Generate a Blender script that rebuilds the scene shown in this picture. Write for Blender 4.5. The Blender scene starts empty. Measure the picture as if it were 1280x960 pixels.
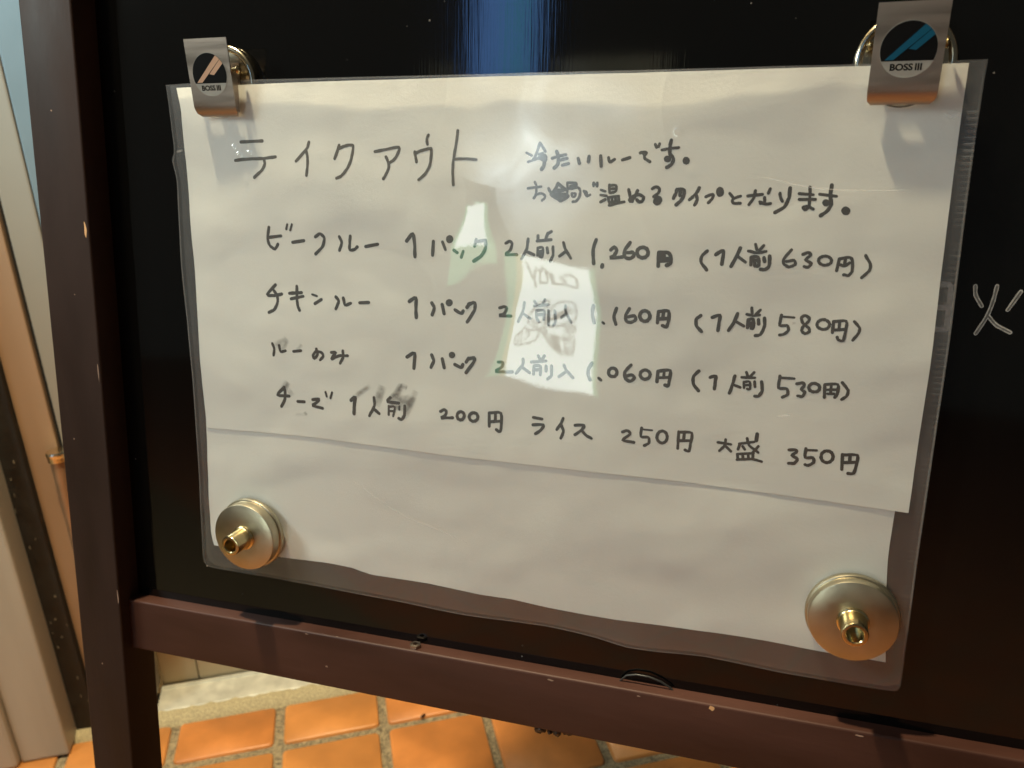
import bpy, bmesh, math, random
from mathutils import Matrix, Vector, noise
random.seed(7)
scene = bpy.context.scene
C = scene.collection
R = math.radians

# ---------------------------------------------------------------- camera
cam_data = bpy.data.cameras.new("camera")
cam = bpy.data.objects.new("camera", cam_data)
C.objects.link(cam)
cam.matrix_world = Matrix(((0.94998, -0.08528, 0.30044, 0.25361),
                           (0.31091, 0.34926, -0.88394, -0.27099),
                           (-0.02955, 0.93314, 0.35830, 0.21811),
                           (0, 0, 0, 1)))
cam_data.sensor_width = 36
cam_data.lens = 28.27
cam_data.clip_start = 0.01
cam_data.clip_end = 60
cam_data.dof.use_dof = True
cam_data.dof.focus_distance = 0.315
cam_data.dof.aperture_fstop = 17
scene.camera = cam

# the leaning board's own frame (x right, y up the board, z out of it) in the world
BM = Matrix(((1, 0, 0, 0), (0, 0.144356, -0.989526, 0), (0, 0.989526, 0.144356, 0), (0, 0, 0, 1)))
FLOOR = -0.3819

# strengths
KEYP, FILLP, BLUEP, FLOORP = 100, 4.2, 75, 36
GLOW = 8.5
PALE_C = (0.09, 0.92)      # middle of the added pale panel mirrored as haze in the film
LIFT, WAVE = 3.6, 1.05
SIGN_Z0, SIGN_Z1, SIGN_DZ = -0.16, 0.205, -0.002

# ---------------------------------------------------------------- light
world = bpy.data.worlds.new("World")
scene.world = world
world.use_nodes = True
wb = world.node_tree.nodes["Background"]
wb.inputs[0].default_value = (0.95, 0.94, 0.84, 1)
wb.inputs[1].default_value = 0.065

def lamp(name, kind, board_mm, power, color, size, target_mm=None, spot=None):
    d = bpy.data.lights.new(name, kind)
    d.energy = power
    d.color = color
    if kind == 'AREA':
        d.shape = 'DISK'
        d.size = size
    else:
        d.shadow_soft_size = size
    if spot:
        d.spot_size = R(spot)
        d.spot_blend = 1.0
    o = bpy.data.objects.new(name, d)
    C.objects.link(o)
    p = BM @ (Vector(board_mm) / 1000)
    o.location = p
    if target_mm:
        q = BM @ (Vector(target_mm) / 1000)
        o.rotation_euler = (q - p).to_track_quat('-Z', 'Y').to_euler()
    return o
# warm ceiling downlight almost straight above the board, plus added fill, blue and floor lights
lamp("ceiling_downlight", 'POINT', (-110, 1100, 182), KEYP, (1.0, 0.84, 0.54), 0.022)
lamp("left_fill_light", 'AREA', (-560, 520, 430), FILLP, (0.90, 1.0, 0.95), 0.22, (120, 100, 0))  # added soft fill from the left, not a fixture of the shop
lamp("added_blue_spot", 'SPOT', (-480, 900, 640), BLUEP, (0.12, 0.60, 1.0), 0.12, (-300, 400, -200), 30)  # added spot standing for an unseen blue sign, tints the panels at left
lamp("floor_fill_spot", 'SPOT', (-480, 1100, -60), FLOORP, (1.0, 0.70, 0.34), 0.03, (-300, -391, -215), 25)  # added spot that brightens the tiles and the foot of the door

scene.view_settings.view_transform = 'Standard'
scene.view_settings.look = 'None'
scene.view_settings.exposure = 0
scene.view_settings.gamma = 1
scene.render.engine = 'CYCLES'
scene.cycles.transparent_max_bounces = 16

# ---------------------------------------------------------------- traced outlines in board millimetres
WRITING=[
[(1.11,[(37.9,197.0),(48.2,197.4)]),(1.12,[(34.6,189.6),(36.4,189.8),(38.1,190.0),(39.9,190.1),(41.6,190.2),(43.4,190.3),(45.1,190.3),(46.8,190.4),(48.4,190.4),(49.9,190.6),(51.4,190.8),(52.8,190.9),(54.2,191.1)]),(1.1,[(48.7,190.0),(48.8,189.6),(48.9,189.2),(49.0,188.7),(49.0,188.3),(48.8,187.7),(48.5,187.1),(48.1,186.5),(47.6,185.8),(46.7,185.1),(45.7,184.4),(44.6,183.6),(43.6,182.8)]),(1.06,[(70.1,196.8),(69.9,196.2),(69.7,195.6),(69.5,194.9),(69.0,194.2),(67.9,193.1),(66.6,191.9),(65.2,190.6),(63.8,189.4)]),(1.07,[(68.6,193.8),(68.8,193.1),(69.0,192.4),(69.2,191.8),(69.3,191.1),(69.3,190.3),(69.3,189.6),(69.3,188.8),(69.2,187.9),(69.1,186.9),(68.9,185.9),(68.7,184.8),(68.5,183.8)]),(1.04,[(83.7,195.6),(83.5,195.0),(83.3,194.5),(83.1,194.0),(82.9,193.4),(82.6,192.7),(82.3,191.9),(81.9,191.1),(81.6,190.4)]),(1.04,[(83.6,194.3),(84.2,194.5),(84.8,194.8),(85.3,195.0),(85.9,195.2),(86.6,195.3),(87.3,195.5),(88.0,195.6),(88.6,195.6),(89.0,195.6),(89.4,195.6),(89.7,195.4),(89.9,195.2),(89.9,194.7),(89.8,194.0),(89.7,193.3),(89.6,192.6),(89.3,191.7),(89.1,190.7),(88.8,189.7),(88.4,188.8),(88.0,188.0),(87.6,187.2),(87.1,186.5),(86.6,185.9),(86.1,185.3),(85.6,184.7),(85.0,184.2),(84.5,183.7),(84.0,183.4),(83.4,183.2),(82.8,183.0),(82.3,182.8)]),(1.01,[(99.4,193.1),(100.6,193.3),(101.8,193.5),(103.0,193.7),(104.3,193.9),(105.8,194.2),(107.4,194.5),(108.9,194.7),(110.0,194.7),(110.2,194.2),(109.9,193.4),(109.5,192.6),(109.1,191.9),(108.8,191.3),(108.4,190.8),(108.0,190.4),(107.6,190.0),(107.1,189.6),(106.6,189.4),(106.1,189.1),(105.6,188.8)]),(1.01,[(104.2,191.1),(104.5,190.6),(104.8,190.0),(105.0,189.4),(105.2,188.9),(105.3,188.4),(105.4,187.8),(105.4,187.3),(105.3,186.8),(105.0,186.1),(104.7,185.4),(104.3,184.8),(104.0,184.2),(103.7,183.8),(103.5,183.4),(103.2,183.1),(103.0,182.8)]),(0.97,[(122.6,199.2),(122.4,198.9),(122.2,198.5),(122.0,198.1),(121.9,197.7),(121.9,197.2),(121.9,196.7),(122.0,196.3),(122.1,195.8)]),(0.98,[(116.7,193.0),(116.7,192.5),(116.8,192.0),(116.9,191.5),(117.0,191.0),(117.1,190.6),(117.2,190.1),(117.3,189.6),(117.3,189.2)]),(0.99,[(116.9,192.4),(117.6,192.7),(118.2,193.0),(118.9,193.3),(119.7,193.5),(120.5,193.7),(121.4,193.9),(122.3,194.1),(123.0,194.2),(123.3,194.2),(123.5,194.2),(123.6,194.1),(123.7,193.9),(123.7,193.2),(123.7,192.4),(123.6,191.5),(123.5,190.6),(123.4,189.9),(123.3,189.1),(123.1,188.4),(122.9,187.7),(122.5,186.9),(122.0,186.2),(121.5,185.4),(120.9,184.7),(120.3,184.1),(119.6,183.6),(118.9,183.0),(118.2,182.5)]),(0.95,[(134.6,200.7),(134.5,199.4),(134.3,198.1),(134.1,196.8),(133.9,195.6),(133.7,194.3),(133.4,193.1),(133.2,191.8),(133.0,190.6),(132.8,189.5),(132.7,188.3),(132.7,187.2),(132.6,186.1),(132.6,184.8),(132.7,183.5),(132.7,182.1),(132.8,180.8)]),(0.88,[(133.2,190.3),(134.2,190.3),(135.2,190.4),(136.3,190.4),(137.3,190.4),(138.5,190.4),(139.8,190.3),(141.0,190.2),(142.3,190.1)])],
[(0.74,[(162.0,192.6),(164.1,191.6)]),(0.75,[(162.7,189.3),(163.1,189.5),(163.6,189.6),(164.0,189.7),(164.5,189.9),(165.1,190.1),(165.7,190.3),(166.4,190.6),(167.0,190.8)]),(0.92,[(167.1,196.0),(166.9,195.4),(166.7,194.8),(166.5,194.1),(166.3,193.5),(166.1,192.9),(165.9,192.3),(165.6,191.7),(165.4,191.2),(165.3,190.9),(165.1,190.6),(165.0,190.5),(164.8,190.3)]),(0.92,[(167.2,195.9),(167.5,195.5),(167.8,195.2),(168.0,194.9),(168.3,194.5),(168.5,194.2),(168.8,193.8),(169.0,193.4),(169.3,193.0)]),(0.92,[(167.0,192.0),(168.3,192.3)]),(0.92,[(166.8,190.6),(166.9,190.9),(167.1,191.1),(167.3,191.3),(167.5,191.5),(167.9,191.6),(168.3,191.7),(168.7,191.7),(169.1,191.7),(169.3,191.5),(169.4,191.3),(169.6,191.1),(169.6,190.8),(169.6,190.5),(169.6,190.2),(169.5,189.9),(169.3,189.7),(168.9,189.8),(168.4,190.0),(167.9,190.3),(167.3,190.6)]),(1.17,[(168.5,191.2),(168.6,190.8),(168.8,190.4),(168.9,190.1),(169.0,189.7),(169.0,189.2),(169.0,188.8),(168.9,188.3),(168.8,187.9),(168.7,187.6),(168.4,187.3),(168.2,187.0),(168.0,186.7)]),(0.92,[(171.9,190.6),(172.5,190.8),(173.1,191.0),(173.7,191.1),(174.3,191.3),(175.0,191.5),(175.7,191.6),(176.4,191.8),(177.1,191.9)]),(0.91,[(175.0,190.0),(177.6,190.6)]),(0.91,[(175.8,188.2),(178.2,188.8)]),(1.1,[(173.6,193.0),(173.8,192.5),(174.0,191.9),(174.2,191.4),(174.3,190.9),(174.3,190.3),(174.3,189.6),(174.2,189.0),(174.1,188.5),(173.8,188.1),(173.5,187.8),(173.2,187.5),(172.8,187.2)]),(1.02,[(181.7,190.6),(182.2,188.9)]),(1.02,[(185.7,191.3),(185.5,189.4)]),(1.01,[(189.9,191.5),(190.2,187.9)]),(0.93,[(192.8,190.9),(192.9,190.4),(193.0,190.0),(193.1,189.6),(193.3,189.3),(193.7,189.4),(194.1,189.7),(194.5,190.0),(195.0,190.3)]),(0.93,[(197.8,190.1),(200.5,190.9)]),(0.91,[(204.1,192.5),(204.4,192.6),(204.8,192.7),(205.1,192.7),(205.4,192.8),(205.7,192.8),(206.0,192.7),(206.2,192.6),(206.4,192.5),(206.3,192.4),(206.1,192.1),(205.8,191.9),(205.7,191.6),(205.7,191.4),(205.7,191.1),(205.8,190.8),(205.9,190.5),(206.3,190.3),(206.8,190.0),(207.2,189.8),(207.7,189.5)]),(0,[(204.0,193.1),(206.4,193.1),(206.8,192.5),(205.7,191.6),(205.1,191.7)]),(0.84,[(209.3,195.4),(209.8,194.4)]),(0.84,[(210.8,195.6),(210.5,194.6)]),(0.84,[(211.7,193.5),(212.5,193.6),(213.3,193.8),(214.1,193.9),(214.8,194.1),(215.5,194.1),(216.2,194.2),(216.8,194.2),(217.5,194.3)]),(1.07,[(214.8,196.8),(214.7,196.2),(214.6,195.7),(214.5,195.2),(214.5,194.7),(214.5,194.1),(214.5,193.5),(214.5,192.9),(214.5,192.3)]),(1.08,[(214.7,192.0),(215.0,191.6),(215.4,191.2),(215.7,190.9),(215.9,190.5),(215.9,190.0),(215.8,189.6),(215.6,189.2),(215.4,188.7),(215.1,188.4),(214.6,188.1),(214.2,187.8),(213.7,187.6)]),(0,[(213.8,191.6),(214.4,191.5),(214.9,191.2),(215.1,190.7),(215.2,190.2),(214.9,189.7),(214.5,189.4),(213.9,189.3),(213.3,189.4),(212.8,189.7),(212.6,190.2),(212.5,190.7),(212.8,191.2),(213.2,191.5)]),(0,[(220.3,191.2),(220.8,191.1),(221.3,190.7),(221.6,190.2),(221.6,189.6),(221.4,189.0),(221.0,188.7),(220.4,188.5),(219.9,188.7),(219.4,189.0),(219.1,189.6),(219.1,190.2),(219.3,190.7),(219.7,191.1)])],
[(0.79,[(162.8,179.8),(168.0,180.5)]),(0.78,[(165.5,182.1),(165.6,181.8),(165.8,181.5),(166.0,181.1),(166.1,180.7),(166.1,180.1),(166.1,179.5),(166.1,178.9),(166.0,178.3),(165.9,177.8),(165.7,177.3),(165.5,176.8),(165.3,176.3)]),(0.79,[(165.1,176.3),(165.4,176.7),(165.7,177.0),(166.0,177.4),(166.3,177.7),(166.8,177.8),(167.3,178.0),(167.8,178.0),(168.2,178.0),(168.6,177.9),(169.0,177.6),(169.3,177.4),(169.5,177.1),(169.5,176.9),(169.4,176.7),(169.3,176.4),(169.2,176.2),(169.0,176.0),(168.8,175.9),(168.5,175.7),(168.3,175.5)]),(0.93,[(170.8,179.9),(171.3,178.8)]),(1.05,[(174.4,181.7),(174.1,181.2),(173.9,180.6),(173.6,180.1),(173.3,179.6),(173.0,179.1),(172.6,178.7),(172.1,178.2),(171.7,177.8)]),(1.05,[(174.6,181.5),(177.2,179.5)]),(1.05,[(173.2,179.2),(176.4,179.3)]),(1.05,[(172.7,177.9),(177.8,177.8)]),(1.05,[(175.0,179.3),(175.3,175.9)]),(1.06,[(172.1,177.4),(172.8,177.0),(173.5,176.6),(174.1,176.3),(174.7,175.9),(175.0,175.7),(175.2,175.6),(175.4,175.5),(175.7,175.5),(176.2,175.8),(176.9,176.2),(177.6,176.7),(178.2,177.2)]),(1.05,[(174.0,177.0),(176.7,177.2)]),(0.77,[(177.9,182.0),(177.9,181.6),(177.9,181.3),(177.9,180.9),(178.0,180.5),(177.9,179.9),(177.9,179.3),(177.9,178.7),(177.9,178.1)]),(0.77,[(178.0,182.0),(178.8,182.0),(179.7,182.0),(180.5,182.0),(181.1,182.0),(181.3,181.7),(181.4,181.3),(181.3,180.9),(181.1,180.5),(180.5,180.3),(179.7,180.2),(178.9,180.0),(178.1,179.9)]),(0.77,[(179.0,180.8),(181.0,181.2)]),(0.86,[(179.0,179.9),(179.8,180.0),(180.5,180.2),(181.3,180.3),(181.9,180.3),(182.2,180.1),(182.5,179.8),(182.6,179.5),(182.8,179.1),(182.8,178.6),(182.7,178.1),(182.7,177.5),(182.5,177.0),(182.3,176.6),(182.0,176.1),(181.7,175.8),(181.4,175.4),(181.1,175.3),(180.7,175.3),(180.4,175.3),(180.1,175.2)]),(0.74,[(179.6,178.2),(180.0,178.2),(180.4,178.2),(180.9,178.2),(181.1,178.2),(181.1,177.9),(181.0,177.6),(180.9,177.3),(180.7,177.0),(180.5,177.0),(180.2,177.0),(180.0,177.1),(179.8,177.2),(179.7,177.4),(179.7,177.6),(179.6,177.8),(179.6,178.0)]),(0.79,[(184.2,179.0),(184.5,178.5),(184.7,178.0),(185.0,177.6),(185.2,177.3),(185.5,177.3),(185.8,177.5),(186.2,177.6),(186.5,177.8)]),(0.79,[(184.1,179.1),(184.4,179.0),(184.6,178.9),(184.9,178.9),(185.1,178.8),(185.2,178.6),(185.2,178.4),(185.3,178.2),(185.3,177.9)]),(0.91,[(187.7,182.0),(187.7,181.0)]),(0.9,[(189.0,182.0),(189.0,180.9)]),(0.72,[(187.6,181.5),(189.0,181.5)]),(0.76,[(190.4,179.6),(192.1,179.1)]),(0.76,[(190.4,177.8),(192.6,177.5)]),(0.95,[(190.5,175.3),(192.2,176.2)]),(0.85,[(193.5,181.4),(193.5,180.7),(193.5,180.0),(193.6,179.4),(193.6,178.9),(193.7,178.7),(193.8,178.6),(194.0,178.6),(194.1,178.5)]),(0.85,[(193.5,181.2),(194.2,181.2),(194.8,181.3),(195.4,181.3),(195.9,181.2),(196.1,180.8),(196.1,180.3),(196.0,179.7),(195.9,179.2),(195.6,179.0),(195.1,178.8),(194.6,178.7),(194.1,178.6)]),(0.85,[(193.6,180.0),(195.8,180.1)]),(0.85,[(193.2,176.9),(197.1,177.5)]),(0.85,[(193.2,176.9),(193.6,175.4)]),(0.85,[(194.6,177.0),(194.8,175.3)]),(0.85,[(195.8,177.2),(196.1,175.5)]),(0.85,[(197.0,177.4),(197.2,175.7)]),(0.86,[(193.7,174.2),(193.8,174.2),(194.0,174.2),(194.1,174.2),(194.4,174.2),(194.9,174.4),(195.5,174.6),(196.1,174.8),(196.7,175.0),(197.3,175.1),(198.0,175.3),(198.6,175.4),(199.2,175.5)]),(0.85,[(193.7,175.2),(197.0,175.6)]),(1.0,[(200.6,179.8),(200.7,179.3),(200.9,178.8),(201.0,178.3),(201.1,177.8),(201.3,177.2),(201.6,176.7),(201.8,176.2),(202.1,175.7)]),(0.99,[(203.8,179.5),(203.6,179.0),(203.4,178.5),(203.2,178.0),(203.0,177.5),(202.7,177.0),(202.3,176.5),(202.0,176.0),(201.6,175.7),(201.4,175.7),(201.2,175.9),(201.1,176.1),(201.1,176.4),(201.3,176.6),(201.6,176.9),(202.0,177.2),(202.4,177.5),(202.9,177.7),(203.4,177.9),(204.0,178.0),(204.5,178.1),(205.0,177.9),(205.4,177.7),(205.8,177.5),(206.1,177.2),(206.1,176.9),(206.0,176.5),(205.8,176.1),(205.7,175.8),(205.4,175.7),(205.0,175.6),(204.6,175.6),(204.3,175.6),(204.2,175.7),(204.0,175.9),(203.9,176.1),(203.7,176.3)]),(0.92,[(209.0,180.2),(209.3,180.4),(209.6,180.6),(210.0,180.8),(210.3,180.9),(210.7,180.8),(211.0,180.7),(211.4,180.4),(211.6,180.2),(211.6,179.9),(211.6,179.5),(211.4,179.2),(211.3,178.8),(211.0,178.5),(210.6,178.2),(210.1,177.8),(209.7,177.5)]),(0.92,[(209.7,177.5),(210.2,177.5),(210.7,177.5),(211.2,177.4),(211.6,177.3),(211.9,177.1),(212.1,176.8),(212.2,176.4),(212.3,176.1),(212.1,175.8),(211.8,175.4),(211.4,175.1),(211.1,174.9),(210.8,174.9),(210.5,175.1),(210.3,175.4),(210.0,175.6)]),(0,[(211.0,177.4),(211.7,177.3),(212.2,176.9),(212.6,176.3),(212.6,175.6),(212.3,175.0),(211.8,174.6),(211.1,174.5),(210.5,174.6),(209.9,175.0),(209.6,175.6),(209.5,176.2),(209.8,176.8),(210.3,177.2)]),(1.03,[(217.7,180.1),(217.6,179.7),(217.6,179.4),(217.5,179.0),(217.4,178.6),(217.2,178.2),(217.0,177.8),(216.8,177.4),(216.7,177.0)]),(1.03,[(217.8,180.0),(218.4,180.1),(219.0,180.2),(219.6,180.2),(220.0,180.1),(220.2,179.9),(220.3,179.5),(220.3,179.1),(220.3,178.6),(220.2,178.2),(220.1,177.7),(219.9,177.2),(219.6,176.7),(219.3,176.2),(218.8,175.7),(218.3,175.3),(217.8,174.8)]),(1.03,[(219.0,179.2),(218.9,178.0)]),(1.02,[(225.4,180.7),(225.2,180.1),(224.9,179.5),(224.6,179.0),(224.2,178.4),(223.8,177.9),(223.3,177.5),(222.8,177.1),(222.3,176.6)]),(1.02,[(224.5,178.4),(224.6,178.0),(224.8,177.5),(224.9,177.1),(225.0,176.6),(224.8,176.2),(224.7,175.7),(224.4,175.2),(224.2,174.8)]),(0.89,[(227.9,177.7),(228.5,178.0),(229.2,178.3),(229.8,178.5),(230.2,178.6),(230.4,178.4),(230.4,178.1),(230.3,177.7),(230.2,177.3),(230.0,176.9),(229.6,176.5),(229.3,176.1),(228.9,175.7)]),(0.88,[(235.9,179.0),(237.3,177.4)]),(0.88,[(239.6,178.1),(238.9,177.9),(238.2,177.6),(237.6,177.3),(237.1,177.0),(237.0,176.6),(237.0,176.2),(237.2,175.9),(237.4,175.7),(237.9,175.6),(238.5,175.6),(239.1,175.7),(239.7,175.7)]),(0.87,[(242.0,178.2),(246.8,178.8)]),(0.87,[(244.4,180.0),(244.3,179.3),(244.2,178.6),(244.1,177.9),(243.9,177.3),(243.6,176.8),(243.3,176.3),(242.9,175.8),(242.6,175.3)]),(0.86,[(249.2,180.7),(248.7,179.2)]),(0.87,[(247.6,177.8),(247.6,177.4),(247.7,176.9),(247.7,176.5),(247.7,176.2),(247.4,176.0),(247.1,175.9),(246.7,175.8),(246.3,175.7)]),(0.87,[(246.1,176.3),(246.5,176.1),(247.0,175.9),(247.5,175.7),(247.9,175.6),(248.4,175.6),(248.8,175.6),(249.3,175.7),(249.7,175.8)]),(0.86,[(252.5,179.3),(252.5,179.0),(252.6,178.6),(252.7,178.2),(252.8,177.9),(252.9,177.6),(253.1,177.2),(253.3,176.9),(253.5,176.6)]),(0.85,[(258.7,179.2),(263.2,178.9)]),(0.85,[(258.9,177.3),(264.0,177.4)]),(0.84,[(261.9,181.4),(262.0,180.6),(262.1,179.7),(262.1,178.9),(262.2,178.0),(262.2,177.2),(262.2,176.3),(262.2,175.5),(262.1,174.9),(261.9,174.5),(261.6,174.2),(261.3,174.0),(261.0,173.9),(260.8,174.0),(260.5,174.3),(260.3,174.5),(260.3,174.7),(260.5,174.9),(260.9,175.0),(261.3,175.1),(261.8,175.1),(262.2,174.9),(262.7,174.7),(263.1,174.4),(263.6,174.2)]),(0.84,[(265.2,179.1),(270.5,178.5)]),(1.07,[(255.6,181.0),(255.6,180.2),(255.6,179.5),(255.6,178.7),(255.6,177.9),(255.3,177.1),(255.1,176.3),(254.7,175.4),(254.3,174.7),(253.7,174.2),(252.9,173.7),(252.2,173.3),(251.4,172.8)]),(1.05,[(268.7,182.1),(268.7,181.2),(268.6,180.3),(268.6,179.4),(268.6,178.6),(268.7,177.9),(268.9,177.2),(269.1,176.5),(269.2,175.9),(269.0,175.3),(268.7,174.7),(268.4,174.1),(268.0,173.6),(267.6,173.2),(267.1,172.8),(266.7,172.5),(266.2,172.1)]),(0,[(232.5,181.2),(233.1,181.0),(233.6,180.6),(233.9,179.9),(234.0,179.1),(233.8,178.4),(233.3,177.9),(232.7,177.7),(232.1,177.8),(231.6,178.3),(231.3,179.0),(231.2,179.8),(231.4,180.5),(231.9,181.0)]),(0,[(267.3,177.5),(267.9,177.4),(268.3,177.1),(268.6,176.6),(268.7,176.1),(268.5,175.6),(268.1,175.3),(267.6,175.1),(267.0,175.2),(266.6,175.6),(266.3,176.0),(266.2,176.5),(266.4,177.0),(266.8,177.4)]),(0,[(273.7,175.3),(274.4,175.1),(274.9,174.7),(275.3,174.2),(275.3,173.5),(275.1,172.9),(274.7,172.5),(274.0,172.4),(273.4,172.5),(272.9,172.9),(272.5,173.5),(272.4,174.1),(272.7,174.7),(273.1,175.1)])],
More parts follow.
